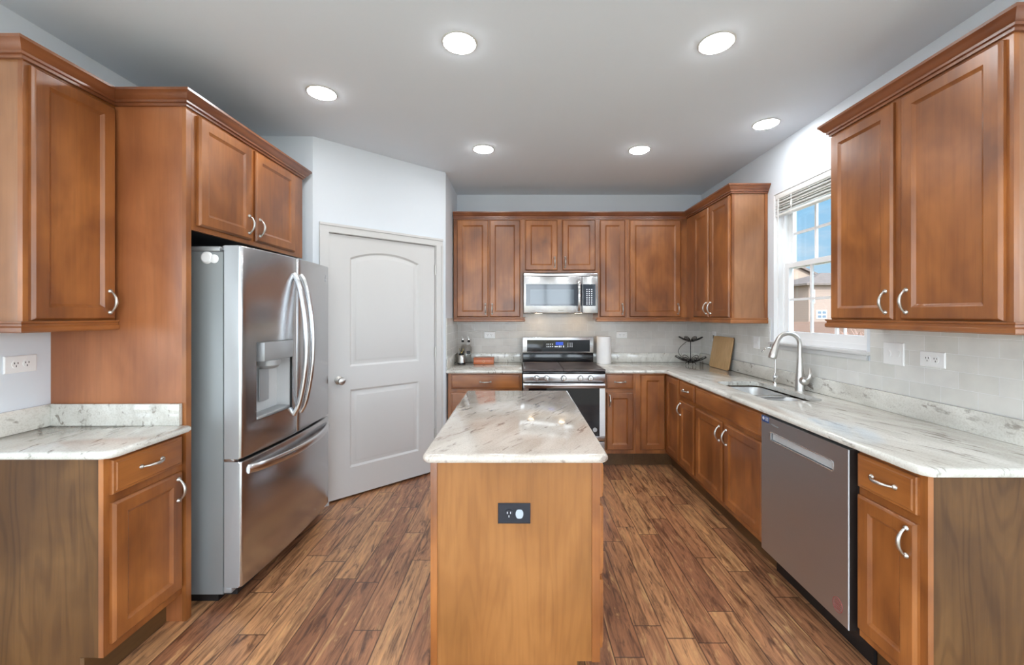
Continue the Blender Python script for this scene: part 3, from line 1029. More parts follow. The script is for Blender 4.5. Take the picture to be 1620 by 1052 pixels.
# refrigerator surround
FPX = -1.550
fp = thing('tall_side_board', 'tall orange-brown wood panel standing left of the refrigerator', 'cabinet panel', (-1.86, 1.895, 0))
B(XL + 0.001, FPX - FT, 1.8805, 1.9095, 0, UT).build('board', 'panel', fp, smooth=0)
B(FPX - FT, FPX, 1.8802, 1.9098, 0, UT).build('stile', 'wood', fp, smooth=0)
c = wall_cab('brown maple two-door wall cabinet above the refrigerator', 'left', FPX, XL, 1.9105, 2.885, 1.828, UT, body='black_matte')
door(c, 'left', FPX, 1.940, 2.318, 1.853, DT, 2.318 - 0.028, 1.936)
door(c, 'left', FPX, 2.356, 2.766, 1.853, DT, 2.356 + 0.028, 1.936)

# crown + light rails (paths run with the room on their right)
CR = [(0.0005, 2.392), (0.010, 2.392), (0.010, 2.404), (0.018, 2.406), (0.018, 2.416), (0.026, 2.421), (0.033, 2.433), (0.040, 2.444), (0.046, 2.448), (0.046, 2.459), (0.0005, 2.459)]
sweep([(XL + 0.002, 1.530), (UFL, 1.530), (UFL, 1.8795), (FPX, 1.8795), (FPX, 2.886), (XL + 0.002, 2.886)], CR, 'crown_molding', 'crown',
      'dark stained crown molding stepping around the left cabinets')
sweep([(A1.x + 0.012, UFB), (UFR, UFB), (UFR, 3.220), (XR - 0.002, 3.220)], CR, 'crown_molding', 'crown',
      'dark stained crown molding running along the back cabinets')
sweep([(XR - 0.002, 2.190), (UFR, 2.190), (UFR, 1.383), (XR - 0.002, 1.383)], CR, 'crown_molding', 'crown',
      'dark stained crown molding on the large cabinet right of the window')
LR = [(0.0006, 1.356), (0.016, 1.356), (0.022, 1.362), (0.022, 1.376), (0.016, 1.382), (0.016, 1.390), (0.021, 1.393), (0.0215, 1.400), (0.0006, 1.400)]
sweep([(XL + 0.002, 1.530), (UFL, 1.530), (UFL, 1.8785)], LR, 'light_rail', 'wood_flat', 'wood light rail under the cabinet left of the refrigerator')
sweep([(-0.664, UFB), (0.0345, UFB), (0.0345, UFB + 0.05)], LR, 'light_rail', 'wood_flat_x', 'wood light rail under the cabinet left of the microwave')
sweep([(0.7945, UFB + 0.05), (0.7945, UFB), (UFR, UFB), (UFR, 3.220), (XR - 0.009, 3.220)], LR, 'light_rail', 'wood_flat_x', 'wood light rail under the corner cabinets right of the microwave')
sweep([(XR - 0.009, 2.190), (UFR, 2.190), (UFR, 1.383), (XR - 0.009, 1.383)], LR, 'light_rail', 'wood_flat', 'wood light rail under the large cabinet right of the window')

# ------------------------------------------------------------------ base cabinets
BT = 0.883
TK = 0.130
BFR, BFL, BFB = 1.375, -1.570, 3.775
Z1, Z2, Z3, Z4 = 0.166, 0.704, 0.736, 0.868


def base_cab(label, face, p, wall, a0, a1, body='veneer_brown', hollow=False, ended=False):
    f_ = FACE[face]
    t = thing('base_cabinet', label, 'cabinet', f_(p, (a0 + a1) / 2, 0, 0))
    depth = abs(wall - p) - 0.002
    e = 0.003
    if ended:
        pl_ = [f_(p, 0, z_, -w_) for w_, z_ in ((depth, 0), (0.0885, 0), (0.0885, TK - 0.0005), (FT, TK - 0.0005), (FT, BT), (depth, BT))]
        MB().rings([[Vector((v.x, a0 + 0.002, v.z)) for v in pl_], [Vector((v.x, a0 + 0.0125, v.z)) for v in pl_]]).build('end_panel', body, t, smooth=0)
        e = 0.013
    if not hollow:
        q0, q1 = f_(p, a0 + e, TK, -FT), f_(p, a1 - 0.003, BT, -depth)
        B(q0.x, q1.x, q0.y, q1.y, q0.z, q1.z).build('body', body, t, smooth=0)
    else:
        mb = MB()
        for (u0, u1, v0, v1, w0, w1) in ((a0 + e, a0 + 0.018, TK, BT, -FT, -depth), (a1 - 0.018, a1 - e, TK, BT, -FT, -depth),
                                         (a0 + 0.018, a1 - 0.018, TK, TK + 0.018, -FT, -depth), (a0 + 0.018, a1 - 0.018, TK + 0.018, BT, -depth + 0.01, -depth)):
            q0, q1 = f_(p, u0, v0, w0), f_(p, u1, v1, w1)
            mb.box(q0.x, q1.x, q0.y, q1.y, q0.z, q1.z)
        mb.build('body', body, t, smooth=0)
    q0, q1 = f_(p, a0, TK, 0), f_(p, a1, BT, -FT)
    B(q0.x, q1.x, q0.y, q1.y, q0.z, q1.z).build('face_frame', 'wood', t, smooth=0)
    q0, q1 = f_(p, a0, 0, -0.072), f_(p, a1, TK, -0.088)
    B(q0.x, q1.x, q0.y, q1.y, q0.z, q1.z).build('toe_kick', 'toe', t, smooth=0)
    return t


c = base_cab('brown maple base cabinet with one drawer under the left counter', 'left', BFL, XL, 1.526, 1.8795, ended=True)
drawer(c, 'left', BFL, 1.548, 1.866, Z3, Z4)
door(c, 'left', BFL, 1.548, 1.866, Z1, Z2, 1.866 - 0.028, Z2 - 0.075)
c = base_cab('brown maple drawer base left of the range', 'back', BFB, YB - 0.008, -0.668, 0.0225)
drawer(c, 'back', BFB, -0.637, 0.002, Z3, Z4)
drawer(c, 'back', BFB, -0.637, 0.002, 0.452, Z2)
drawer(c, 'back', BFB, -0.637, 0.002, Z1, 0.420)
c = base_cab('small brown maple base cabinet right of the range', 'back', BFB, YB - 0.008, 0.7905, 1.080)
drawer(c, 'back', BFB, 0.808, 1.058, Z3, Z4)
door(c, 'back', BFB, 0.808, 1.058, Z1, Z2, 0.808 + 0.030, Z2 - 0.075)
# corner cabinet with a folding two-leaf door across the inner corner
c = thing('base_cabinet', 'brown maple corner base cabinet with a folding two-leaf door', 'cabinet', (BFR, BFB, 0))
MB().box(1.081, XR - 0.010, BFB + FT, YB - 0.010, TK, BT).box(BFR + FT, XR - 0.010, 3.455, BFB + FT, TK, BT).build('body', 'veneer_brown', c, smooth=0)
MB().box(1.081, BFR, BFB, BFB + FT, TK, BT).box(BFR, BFR + FT, 3.4555, BFB + FT, TK, BT).build('face_frame', 'wood', c, smooth=0)
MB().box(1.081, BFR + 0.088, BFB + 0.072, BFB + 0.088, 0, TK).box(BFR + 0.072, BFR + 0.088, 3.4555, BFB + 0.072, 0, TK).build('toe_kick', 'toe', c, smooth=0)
door(c, 'back', BFB, 1.126, 1.352, Z1, Z4, name='door_leaf')
door(c, 'right', BFR, 3.468, 3.752, Z1, Z4, name='door_leaf')
c = base_cab('narrow brown maple base cabinet between the corner and the sink base', 'right', BFR, XR - 0.008, 3.140, 3.4545)
drawer(c, 'right', BFR, 3.160, 3.440, Z3, Z4)
door(c, 'right', BFR, 3.160, 3.440, Z1, Z2, 3.440 - 0.030, Z2 - 0.075)
c = base_cab('wide brown maple two-door sink base cabinet under the window', 'right', BFR, XR - 0.008, 2.262, 3.1395, hollow=True)
drawer(c, 'right', BFR, 2.276, 3.124, Z3, Z4, handle=False, name='false_front')
door(c, 'right', BFR, 2.720, 3.124, Z1, Z2, 2.720 + 0.028, Z2 - 0.085)
door(c, 'right', BFR, 2.276, 2.684, Z1, Z2, 2.684 - 0.028, Z2 - 0.085)
c = base_cab('brown maple base cabinet with one drawer right of the dishwasher', 'right', BFR, XR - 0.002, 1.362, 1.636, ended=True)
drawer(c, 'right', BFR, 1.388, 1.630, Z3, Z4)
door(c, 'right', BFR, 1.388, 1.630, Z1, Z2, 1.388 + 0.030, Z2 - 0.075)

# ------------------------------------------------------------------ countertops
CT0, CT1 = 0.884, 0.914
UPZ = 1.014
t = thing('countertop', 'white granite countertop with upstand on the left base cabinet', 'countertop', (-1.85, 1.7, CT0))
slab_poly([(XL + 0.001, 1.505), (-1.565, 1.505), (-1.538, 1.518), (-1.526, 1.545), (-1.526, 1.8795), (XL + 0.001, 1.8795)], CT0, CT1, 0.012, name='slab', parent=t)
MB().box(XL + 0.001, XL + 0.021, 1.507, 1.8795, CT1, UPZ, bev=0.002).build('upstand', 'granite', t)
MB().box(XL + 0.021, -1.566, 1.860, 1.8795, CT1, UPZ, bev=0.002).build('upstand', 'granite', t)

t = thing('countertop', 'white granite countertop left of the range', 'countertop', (-0.32, 4.07, CT0))
slab_poly([(A1.x + 0.001, 3.735), (0.026, 3.735), (0.026, YB - 0.009), (A1.x + 0.001, YB - 0.009)], CT0, CT1, 0.010, name='slab', parent=t)
MB().box(A1.x + 0.009, 0.026, YB - 0.028, YB - 0.0085, CT1, UPZ, bev=0.002).build('upstand', 'granite', t)
MB().box(A1.x + 0.001, A1.x + 0.0085, 3.76, YB - 0.009, CT1, UPZ, bev=0.002).build('upstand', 'granite', t)

SX0, SX1, SKY0, SKY1 = 1.490, 1.825, 2.395, 3.100
t = thing('countertop', 'long white granite countertop turning the corner past the sink', 'countertop', (1.65, 2.9, CT0))
out = [(0.789, 3.735), (1.330, 3.735), (1.345, 3.720), (1.345, 1.382), (1.352, 1.358), (1.376, 1.340), (XR - 0.002, 1.340), (XR - 0.009, YB - 0.009), (0.789, YB - 0.009)]
slab_poly(out, CT0, CT1, 0.010, holes=[rrect(SX0, SX1, SKY0, SKY1, 0.07)], name='slab', parent=t)
MB().box(0.789, XR - 0.029, YB - 0.028, YB - 0.0085, CT1, UPZ, bev=0.002).build('upstand', 'granite', t)
MB().box(XR - 0.028, XR - 0.0085, 1.345, YB - 0.028, CT1, UPZ, bev=0.002).build('upstand', 'granite', t)

# ------------------------------------------------------------------ island
IX0, IX1, IY0, IY1 = -0.333, 0.300, 1.508, 2.712
isl = thing('kitchen_island', 'golden wood kitchen island in the middle of the floor', 'island', ((IX0 + IX1) / 2, (IY0 + IY1) / 2, 0))
MB().box(IX0 + 0.012, IX1 - 0.019, IY0 + 0.004, IY1 - 0.004, TK, BT).box(IX0 + 0.012, IX1 - 0.085, IY0 + 0.004, IY1 - 0.004, 0, TK).build('body', 'veneer_gold', isl, smooth=0)
MB().box(IX0, IX0 + 0.026, IY0, IY0 + 0.012, 0, BT, bev=0.003).box(IX0, IX0 + 0.012, IY0 + 0.012, IY1, 0, BT).build('corner_trim', 'wood', isl)
MB().box(IX1 - 0.030, IX1 - 0.019, IY0, IY0 + 0.004, TK, BT).box(IX1 - 0.019, IX1, IY0, IY1, TK, BT).build('face_frame', 'wood', isl, smooth=0)
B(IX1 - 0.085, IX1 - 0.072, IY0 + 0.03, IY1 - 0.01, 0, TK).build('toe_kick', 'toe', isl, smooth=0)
for v0, v1 in ((Z3, Z4), (0.446, Z2), (Z1, 0.424)):
    drawer(isl, 'left', IX1, IY0 + 0.022, IY0 + 0.56, v0, v1)
drawer(isl, 'left', IX1, IY0 + 0.60, IY1 - 0.022, Z3, Z4)
door(isl, 'left', IX1, IY0 + 0.60, IY0 + 0.885, Z1, Z2, IY0 + 0.855, Z2 - 0.075)
door(isl, 'left', IX1, IY0 + 0.897, IY1 - 0.022, Z1, Z2, IY0 + 0.927, Z2 - 0.075)
t = thing('countertop', 'cream granite countertop with brown flecks on the island', 'countertop', (-0.016, 2.1, CT0))
cr = 0.02
slab_poly([(-0.357 + cr, 1.472), (0.326 - cr, 1.472), (0.326, 1.472 + cr), (0.326, 2.738), (-0.357, 2.738), (-0.357, 1.472 + cr)], CT0, CT1, 0.012, mat='granite_island', name='slab', parent=t)


# ------------------------------------------------------------------ outlets
def outlet(label, face, p, a, v, wide=0.115, tall=0.071, black=False, slots=True, gang=1):
    f_ = FACE[face]
    t = thing('outlet', label, 'outlet', f_(p, a, v, 0))
    mp, ms = ('black_gloss_plate', 'grey_cap') if black else ('plate', 'slot')
    if black and 'black_gloss_plate' not in M:
        M['black_gloss_plate'] = plain('black_plate', srgb(34, 36, 46), 0.3)
    lo = []
    for d, w_ in ((0, 0.0002), (0, 0.003), (0.004, 0.006)):
        lo.append([f_(p, a - wide / 2 + d, v - tall / 2 + d, w_), f_(p, a + wide / 2 - d, v - tall / 2 + d, w_), f_(p, a + wide / 2 - d, v + tall / 2 - d, w_), f_(p, a - wide / 2 + d, v + tall / 2 - d, w_)])
    MB().rings(lo).build('cover_plate', mp, t, smooth=0)
    for s_ in (-1, 1):
        cx = a + s_ * 0.0195 * gang
        lp = []
        for w_ in (0.006, 0.0085):
            lp.append([f_(p, cx + 0.0145 * math.cos(q * PI / 10), v + max(-0.0165, min(0.0165, 0.0185 * math.sin(q * PI / 10))), w_) for q in range(20)])
        is_cap = black and s_ > 0
        MB().rings(lp).build('receptacle', 'grey_cap' if is_cap else mp, t)
        if slots and not is_cap:
            mb = MB()
            for dx, dz in ((-0.006, 0.005), (0.006, 0.005), (0.0, -0.008)):
                q0, q1 = f_(p, cx + dx - 0.0015, v + dz - 0.004, 0.0084), f_(p, cx + dx + 0.0015, v + dz + 0.004, 0.0089)
                mb.box(q0.x, q1.x, q0.y, q1.y, q0.z, q1.z)
            mb.build('slots', 'pale_ink' if black else 'slot', t, smooth=0)
    return t


outlet('black outlet with one grey safety cap on the island end', 'back', IY0 + 0.004, -0.020, 0.684, 0.121, 0.076, black=True)
outlet('white outlet on the tile between the bottles and the range', 'back', YB - 0.008, -0.325, 1.206, 0.118, 0.071)
outlet('white outlet on the back tile right of the paper towel roll', 'back', YB - 0.008, 1.110, 1.206, 0.118, 0.071)
outlet('white plate partly hidden behind the wooden cutting board', 'right', XR - 0.008, 4.085, 1.205, 0.075, 0.10, slots=False, gang=0.01)
outlet('white plate on the tile between cutting board and window', 'right', XR - 0.008, 3.355, 1.195, 0.085, 0.10, slots=False, gang=0.6)
outlet('square white double plate right of the sink window', 'right', XR - 0.008, 2.125, 1.221, 0.118, 0.118, slots=False, gang=1.3)
outlet('white horizontal outlet nearest the right end of the tile', 'right', XR - 0.008, 1.925, 1.213, 0.118, 0.074)
t = outlet('white outlet on the pale wall above the left counter', 'left', XL, 1.765, 1.211, 0.118, 0.075)

# ------------------------------------------------------------------ ceiling lamps
lamp_spots = [(-0.288, 1.942, 'recessed ceiling light nearest, above the island left edge'),
              (0.945, 1.942, 'recessed ceiling light nearest, toward the right cabinets'),
              (-1.163, 2.380, 'recessed ceiling light in front of the refrigerator cabinet'),
              (-0.284, 3.188, 'recessed ceiling light by the angled wall, in the far row'),
              (0.948, 3.200, 'recessed ceiling light in the far row, right of centre'),
              (1.685, 2.765, 'recessed ceiling light above the sink window')]
rear_fill_spots = [(-1.2, 0.55), (0.35, 0.35), (1.45, 0.55), (-1.2, -1.5), (0.35, -1.5), (1.45, -1.5)]  # unseen ceiling lights added behind the viewer for fill
ring = MB()
ring.rings([[Vector((r * math.cos(2 * PI * k / 32), r * math.sin(2 * PI * k / 32), z_)) for k in range(32)] for r, z_ in ((0.075, 0.0), (0.086, 0.0), (0.085, -0.003), (0.078, -0.005), (0.075, -0.003))], cyclic=True)
ring_o = ring.build('trim_ring', 'white', None)
lens = MB()
lens.rings([[Vector((r * math.cos(2 * PI * k / 32), r * math.sin(2 * PI * k / 32), z_)) for k in range(32)] for r, z_ in ((0.0745, -0.001), (0.074, -0.0042), (0.063, -0.0095), (0.037, -0.013), (0.002, -0.014))])
lens_o = lens.build('lens', 'lamp', None)
for i, sp_ in enumerate(lamp_spots + [(x, y, 'recessed ceiling light behind the viewer') for x, y in rear_fill_spots]):
    t = thing('ceiling_light', sp_[2], 'ceiling light', (sp_[0], sp_[1], ZC - 0.0002), group='recessed ceiling lights' if i < 6 else 'recessed lights behind the viewer')
    for src in (ring_o, lens_o):
        o = src if i == 0 else src.copy()
        if i:
            COL.objects.link(o)
        o.parent = t

# ------------------------------------------------------------------ refrigerator
FY0, FY1, FYM = 1.985, 2.895, 2.440
fg = thing('refrigerator', 'stainless french-door refrigerator with water dispenser between wood panel and door', 'refrigerator', (-1.77, FYM, 0))
B(XL + 0.04, -1.458, FY0 + 0.004, FY1 - 0.004, 0.048, 1.736, bev=0.004).build('body', 'fridge_side', fg)
MB().box(XL + 0.06, -1.50, FY0 + 0.03, FY1 - 0.03, 0.0, 0.048).box(-1.50, -1.42, FY0 + 0.05, FY1 - 0.05, 0.02, 0.07).build('base_grille', 'black_matte', fg, smooth=0)
FB = -1.450


def fx(y):
    return -1.366 + 0.026 * (1 - ((y - FYM) / 0.455) ** 2)


def curved_slab(y0, y1, z0, z1, hole=None):
    r = 0.012
    ys = [y0 + r * (1 - math.cos(k * PI / 10)) for k in range(6)]
    ye = [y1 - r * (1 - math.cos(k * PI / 10)) for k in range(6)][::-1]
    mid = [y0 + r + (y1 - y0 - 2 * r) * k / 14 for k in range(1, 14)]
    if hole:
        mid = [m_ for m_ in mid if min(abs(m_ - hole[0]), abs(m_ - hole[1])) > 0.012] + [hole[0], hole[1]]
        mid.sort()
    ys = ys + mid + ye
    zs = [(z0, 0.006), (z0 + 0.0025, 0.002), (z0 + 0.007, 0)]
    if hole:
        zs += [(hole[2], 0), (hole[3], 0)]
    zs += [(z1 - 0.007, 0), (z1 - 0.0025, 0.002), (z1, 0.006)]

    def X(y):
        e = min(y - y0, y1 - y)
        x = fx(y)
        if e < r:
            x -= r - math.sqrt(max(0, r * r - (r - e) ** 2))
        return x
    t = bmesh.new()
    G = [[t.verts.new((X(y) - dz, y, z_)) for y in ys] for z_, dz in zs]
    for i in range(len(zs) - 1):
        for j in range(len(ys) - 1):
            if hole and hole[2] - 1e-6 <= zs[i][0] and zs[i + 1][0] <= hole[3] + 1e-6 and hole[0] - 1e-6 <= ys[j] and ys[j + 1] <= hole[1] + 1e-6:
                continue
            t.faces.new((G[i][j], G[i][j + 1], G[i + 1][j + 1], G[i + 1][j]))
    n = len(ys) - 1
    bb = {}
    for i in (0, len(zs) - 1):
        bb[i] = [t.verts.new((FB, y0, zs[i][0])), t.verts.new((FB, y1, zs[i][0]))]
        t.faces.new(G[i] + [bb[i][1], bb[i][0]])
    L = len(zs) - 1
    t.faces.new([G[i][0] for i in range(L + 1)] + [bb[L][0], bb[0][0]])
    t.faces.new([G[i][n] for i in range(L + 1)] + [bb[L][1], bb[0][1]])
    t.faces.new((bb[0][0], bb[0][1], bb[L][1], bb[L][0]))
    bmesh.ops.recalc_face_normals(t, faces=t.faces)
    mb = MB()
    mb._merge(t)
    return mb


def side_paint(o):
    o.data.materials.append(M['silver'])
    for p in o.data.polygons:
        if abs(p.normal.y) > 0.97 and p.area > 0.002:
            p.material_index = 1
    return o


HOLE = (2.085, 2.385, 0.882, 1.282)
dl = side_paint(curved_slab(FY0, FYM - 0.0025, 0.716, 1.766, HOLE).build('door', 'steel', fg, smooth=30))
drr = curved_slab(FYM + 0.0025, FY1, 0.716, 1.766).build('door', 'steel', fg, smooth=30)
fz = side_paint(curved_slab(FY0, FY1, 0.085, 0.702).build('freezer_drawer', 'steel', fg, smooth=30))
# dispenser: cavity shell, control box, nozzle, paddle, tray
h0, h1, g0, g1 = HOLE
cav = MB()
bx = -1.432
cav.box(bx - 0.008, bx, h0 - 0.004, h1 + 0.004, g0 - 0.004, g1 + 0.004)
fxm = min(fx(h0), fx(h1)) - 0.001
cav.box(bx, fxm, h0 - 0.004, h0, g0 - 0.004, g1 + 0.004).box(bx, fxm, h1, h1 + 0.004, g0 - 0.004, g1 + 0.004)
cav.box(bx, fxm, h0, h1, g0 - 0.004, g0).box(bx, fxm, h0, h1, g1, g1 + 0.004)
cv = cav.build('dispenser_cavity', 'dispenser', dl, smooth=0)
B(bx, fx(2.24) + 0.012, h0 + 0.03, h1 - 0.001, 1.180, g1 - 0.002, bev=0.004).build('control_box', 'silver', dl)
MB().lathe([(0.055, 1.180), (0.052, 1.150), (0.038, 1.135), (0.03, 1.132)], (bx + 0.055, (h0 + h1) / 2 - 0.01, 0)).build('nozzle', 'silver', dl)
MB().box(bx + 0.012, bx + 0.02, 2.20, 2.28, 0.95, 1.13, bev=0.003).build('paddle', 'silver', dl)
MB().box(bx, fx(2.23) - 0.006, h0 + 0.002, h1 - 0.002, g0 + 0.0005, g0 + 0.014, bev=0.003).build('drip_tray', 'silver', dl)


def vbar(y, par):
    pts, n = [], 22
    for i in range(n + 1):
        t_ = i / n
        z_ = 0.832 + (1.668 - 0.832) * t_
        x = fx(FYM) - 0.002 + 0.075 * math.sin(PI * t_) ** 0.62
        pts.append((x, y, z_))
    MB().tube(pts, [0.0135] * (n + 1), seg=12, flat=1.15, up=(0, 1, 0)).build('handle', 'handle_steel', par, smooth=60)


vbar(2.402, dl)
vbar(2.478, drr)
pts, n = [], 24
for i in range(n + 1):
    t_ = i / n
    y = 2.035 + (2.845 - 2.035) * t_
    pts.append((fx(y) - 0.002 + 0.062 * math.sin(PI * t_) ** 0.5, y, 0.650 - 0.006 * math.sin(PI * t_)))
MB().tube(pts, 0.024, seg=14, flat=0.6, up=(0, 0, 1)).build('handle', 'handle_steel', fz, smooth=60)
for y in (FY0 + 0.005, FY1 - 0.115):
    MB().box(-1.64, -1.475, y, y + 0.11, 1.7362, 1.763, bev=0.008).box(-1.478, -1.425, y + 0.02, y + 0.085, 1.745, 1.768, bev=0.003).build('hinge_cover', 'silver', fg)
for z0_, z1_ in ((0.7022, 0.7158),):
    B(-1.47, -1.405, FY0 + 0.008, FY0 + 0.04, z0_, z1_).build('hinge', 'chrome', fg, smooth=0)
MB().lathe([(0.030, 0.0), (0.030, -0.004), (0.022, -0.010)], (-1.536, FY0 + 0.0045, 1.706), axis='y').lathe([(0.022, 0.0), (0.022, -0.004), (0.014, -0.008)], (-1.500, FY0 + 0.0045, 1.700), axis='y').build('latch_pad', 'plate', fg)
MB().box(-1.48, -1.42, FY0 + 0.01, FY0 + 0.05, 0.050, 0.084, bev=0.006).build('foot_bracket', 'silver', fg)
lx = fx(2.825) + 0.0008
RF = Matrix(((0, 0, 1, 0), (1, 0, 0, 0), (0, 1, 0, 0), (0, 0, 0, 1)))   # text plane facing +X
text_part('logo', 'LG', 0.024, 'pale_ink', drr, Matrix.Translation((lx, 2.835, 1.668)) @ RF)
MB().tube([(lx, 2.835 + 0.012 * math.cos(a * PI / 12), 1.694 + 0.012 * math.sin(a * PI / 12)) for a in range(24)], 0.0012, seg=6, cyclic=True, up=(1, 0, 0)).build('logo', 'pale_ink', drr)

# ------------------------------------------------------------------ range
RX0, RX1 = 0.0300, 0.7850
rg_ = thing('range', 'stainless gas range with black backguard between the base cabinets', 'range', ((RX0 + RX1) / 2, 4.05, 0))
B(RX0 + 0.003, RX1 - 0.003, 3.745, 4.372, 0.02, 0.884).build('body', 'black_matte', rg_, smooth=0)
MB().box(RX0 + 0.02, RX0 + 0.06, 3.80, 3.84, 0, 0.02).box(RX1 - 0.06, RX1 - 0.02, 3.80, 3.84, 0, 0.02).box(RX0 + 0.02, RX0 + 0.06, 4.28, 4.32, 0, 0.02).box(RX1 - 0.06, RX1 - 0.02, 4.28, 4.32, 0, 0.02).build('feet', 'black_matte', rg_, smooth=0)
MB().box(RX0 + 0.001, RX1 - 0.001, 3.688, 4.280, 0.8845, 0.908, bev=0.006).build('cooktop', 'black', rg_)
kp = B(RX0 + 0.001, RX1 - 0.001, 3.700, 3.745, 0.808, 0.884, bev=0.004).build('knob_panel', 'steel_x', rg_)
for x in (848.9, 864.7, 891.5, 918.0, 934.0):
    X = (x - 822) * 3.70 / 640
    k = MB().lathe([(0.027, 0.0), (0.027, -0.004), (0.023, -0.008), (0.021, -0.026), (0.017, -0.029)], (X, 3.700, 0.846), axis='y').build('knob', 'knob_steel', kp)
    B(X - 0.005, X + 0.005, 3.664, 3.672, 0.826, 0.868, bev=0.002).build('grip', 'chrome', k)
od = thing('tmp', 'tmp', 'tmp') if False else None
ovd = MB()
DX0, DX1 = RX0 + 0.003, RX1 - 0.003
ovd.box(DX0, DX1, 3.700, 3.744, 0.752, 0.800, bev=0.003).box(DX0, DX1, 3.700, 3.744, 0.270, 0.315, bev=0.003)
ovd.box(DX0, DX0 + 0.050, 3.700, 3.744, 0.315, 0.752).box(DX1 - 0.050, DX1, 3.700, 3.744, 0.315, 0.752)
ov = ovd.build('oven_door', 'steel_x', rg_)
pl = rrect(DX0 + 0.046, DX1 - 0.046, 0.310, 0.757, 0.03)
MB().rings([[Vector((x, 3.703, z_)) for x, z_ in pl], [Vector((x, 3.740, z_)) for x, z_ in pl]]).build('oven_window', 'black_glass', ov)
pts = [(RX0 + 0.012 + (RX1 - RX0 - 0.024) * i / 20, 3.672 - 0.016 * math.sin(PI * i / 20), 0.788) for i in range(21)]
MB().tube(pts, 0.0165, seg=14).tube([(pts[0][0] + 0.02, 3.702, 0.788), (pts[0][0] + 0.02, 3.672, 0.788)], 0.011).tube([(pts[-1][0] - 0.02, 3.702, 0.788), (pts[-1][0] - 0.02, 3.672, 0.788)], 0.011).build('handle', 'steel_x', ov)
MB().lathe([(0.020, 0.0), (0.020, -0.0015), (0.012, -0.002)], (0.690, 3.703, 0.372), axis='y').build('badge', 'silver', ov)
B(DX0, DX1, 3.704, 3.744, 0.075, 0.262, bev=0.004).build('storage_drawer', 'steel_x', rg_)
bgd = MB().box(RX0 + 0.004, RX1 - 0.004, 4.285, 4.370, 0.905, 1.024, bev=0.004).build('vent_panel', 'black', rg_)
bh = MB().box(RX0, RX1 - 0.003, 4.265, 4.372, 1.024, 1.190, bev=0.008).build('backguard', 'steel_x', rg_)
dp = B(RX0 + 0.048, RX1 - 0.045, 4.262, 4.266, 1.036, 1.160).build('display_panel', 'black_glass', bh, smooth=0)
lx = lambda px: (px - 822) * 4.262 / 640
lz = lambda py: H - (py - 498) * 4.262 / 640
B(lx(879), lx(891), 4.2605, 4.262, lz(546), lz(541), ).build('clock', 'blue_led', bh, smooth=0)
mk = MB()
for px in (865.5, 868.3, 871.2, 874.2):
    for py in (544.5, 548.3):
        mk.box(lx(px) - 0.004, lx(px) + 0.004, 4.2608, 4.262, lz(py) - 0.004, lz(py) + 0.004)
for px in (898.5, 902, 905):
    for py in (543, 545.7, 548.3):
        mk.box(lx(px) - 0.004, lx(px) + 0.004, 4.2608, 4.262, lz(py) - 0.003, lz(py) + 0.003)
mk.box(lx(877.5), lx(883), 4.2608, 4.262, lz(549), lz(547.8))
for px in (885, 887.5, 891.5):
    mk.box(lx(px) - 0.004, lx(px) + 0.004, 4.2608, 4.262, lz(549.5), lz(546.8))
mk.build('buttons', 'led', bh, smooth=0)


def plate_cover(x0f, x1f, x0b, x1b, label):
    mb = MB()
    lo = []
    for d, z_ in ((0.006, 0.9085), (0.0, 0.914), (0.0, 0.926), (0.006, 0.930), (0.022, 0.930), (0.026, 0.927)):
        lo.append([Vector((x0f + d, 3.684 + d, z_)), Vector((x1f - d, 3.684 + d, z_)), Vector((x1b - d, 4.255 - d, z_)), Vector((x0b + d, 4.255 - d, z_))])
    mb.rings(lo)
    o = mb.build('burner_cover', 'griddle', None, smooth=25)
    tag(o, label, 'burner cover')
    return o


pc = plate_cover(0.031, 0.399, 0.034, 0.402, 'dark mottled metal cover plate over the left burners')
B(0.30, 0.395, 3.676, 3.690, 0.914, 0.925, bev=0.003).build('lip', 'griddle', pc)
pc = plate_cover(0.405, 0.784, 0.408, 0.775, 'dark mottled metal cover plate over the right burners')
B(0.56, 0.66, 3.676, 3.690, 0.914, 0.925, bev=0.003).build('lip', 'griddle', pc)

# ------------------------------------------------------------------ microwave
MX0, MX1, MY, MZ0, MZ1 = 0.0405, 0.7780, 4.012, 1.441, 1.838
mw = thing('microwave', 'stainless over-the-range microwave hanging under the short cabinet', 'microwave', ((MX0 + MX1) / 2, 4.2, MZ0))
B(MX0 + 0.002, MX1 - 0.002, MY + 0.035, YB - 0.009, MZ0, MZ1 + 0.009, bev=0.003).build('body', 'black_matte', mw)


def mxp(p):
    return MX0 + (p - 200) / 1270.0 * (MX1 - MX0)


def mzp(p):
    return MZ1 - (p - 135) / 680.0 * (MZ1 - MZ0)


B(MX0, MX1, MY + 0.004, MY + 0.035, mzp(186), MZ1, bev=0.006).build('vent_strip', 'steel_x', mw)
md = MB().box(MX0, mxp(1195), MY, MY + 0.035, MZ0, mzp(190), bev=0.006).build('door', 'steel_x', mw)
B(mxp(238), mxp(1192), MY - 0.001, MY + 0.003, mzp(690), mzp(322)).build('door_glass', 'mw_frame', md, smooth=0)
B(mxp(312), mxp(1060), MY - 0.0018, MY - 0.0008, mzp(658), mzp(412)).build('window', 'mw_glass', md, smooth=0)
hx = mxp(1143)
pts = [(hx, MY - 0.004 - 0.036 * math.sin(PI * i / 16) ** 0.7, mzp(775) + (mzp(245) - mzp(775)) * i / 16) for i in range(17)]
MB().tube(pts, 0.012, seg=12, flat=1.3, up=(0, 1, 0)).build('handle', 'chrome', md, smooth=60)
RB = Matrix.Rotation(PI / 2, 4, 'X')
text_part('logo', 'FRIGIDAIRE', 0.011, 'slot', md, Matrix.Translation((mxp(835), MY - 0.0006, mzp(768))) @ RB, 0.0005)
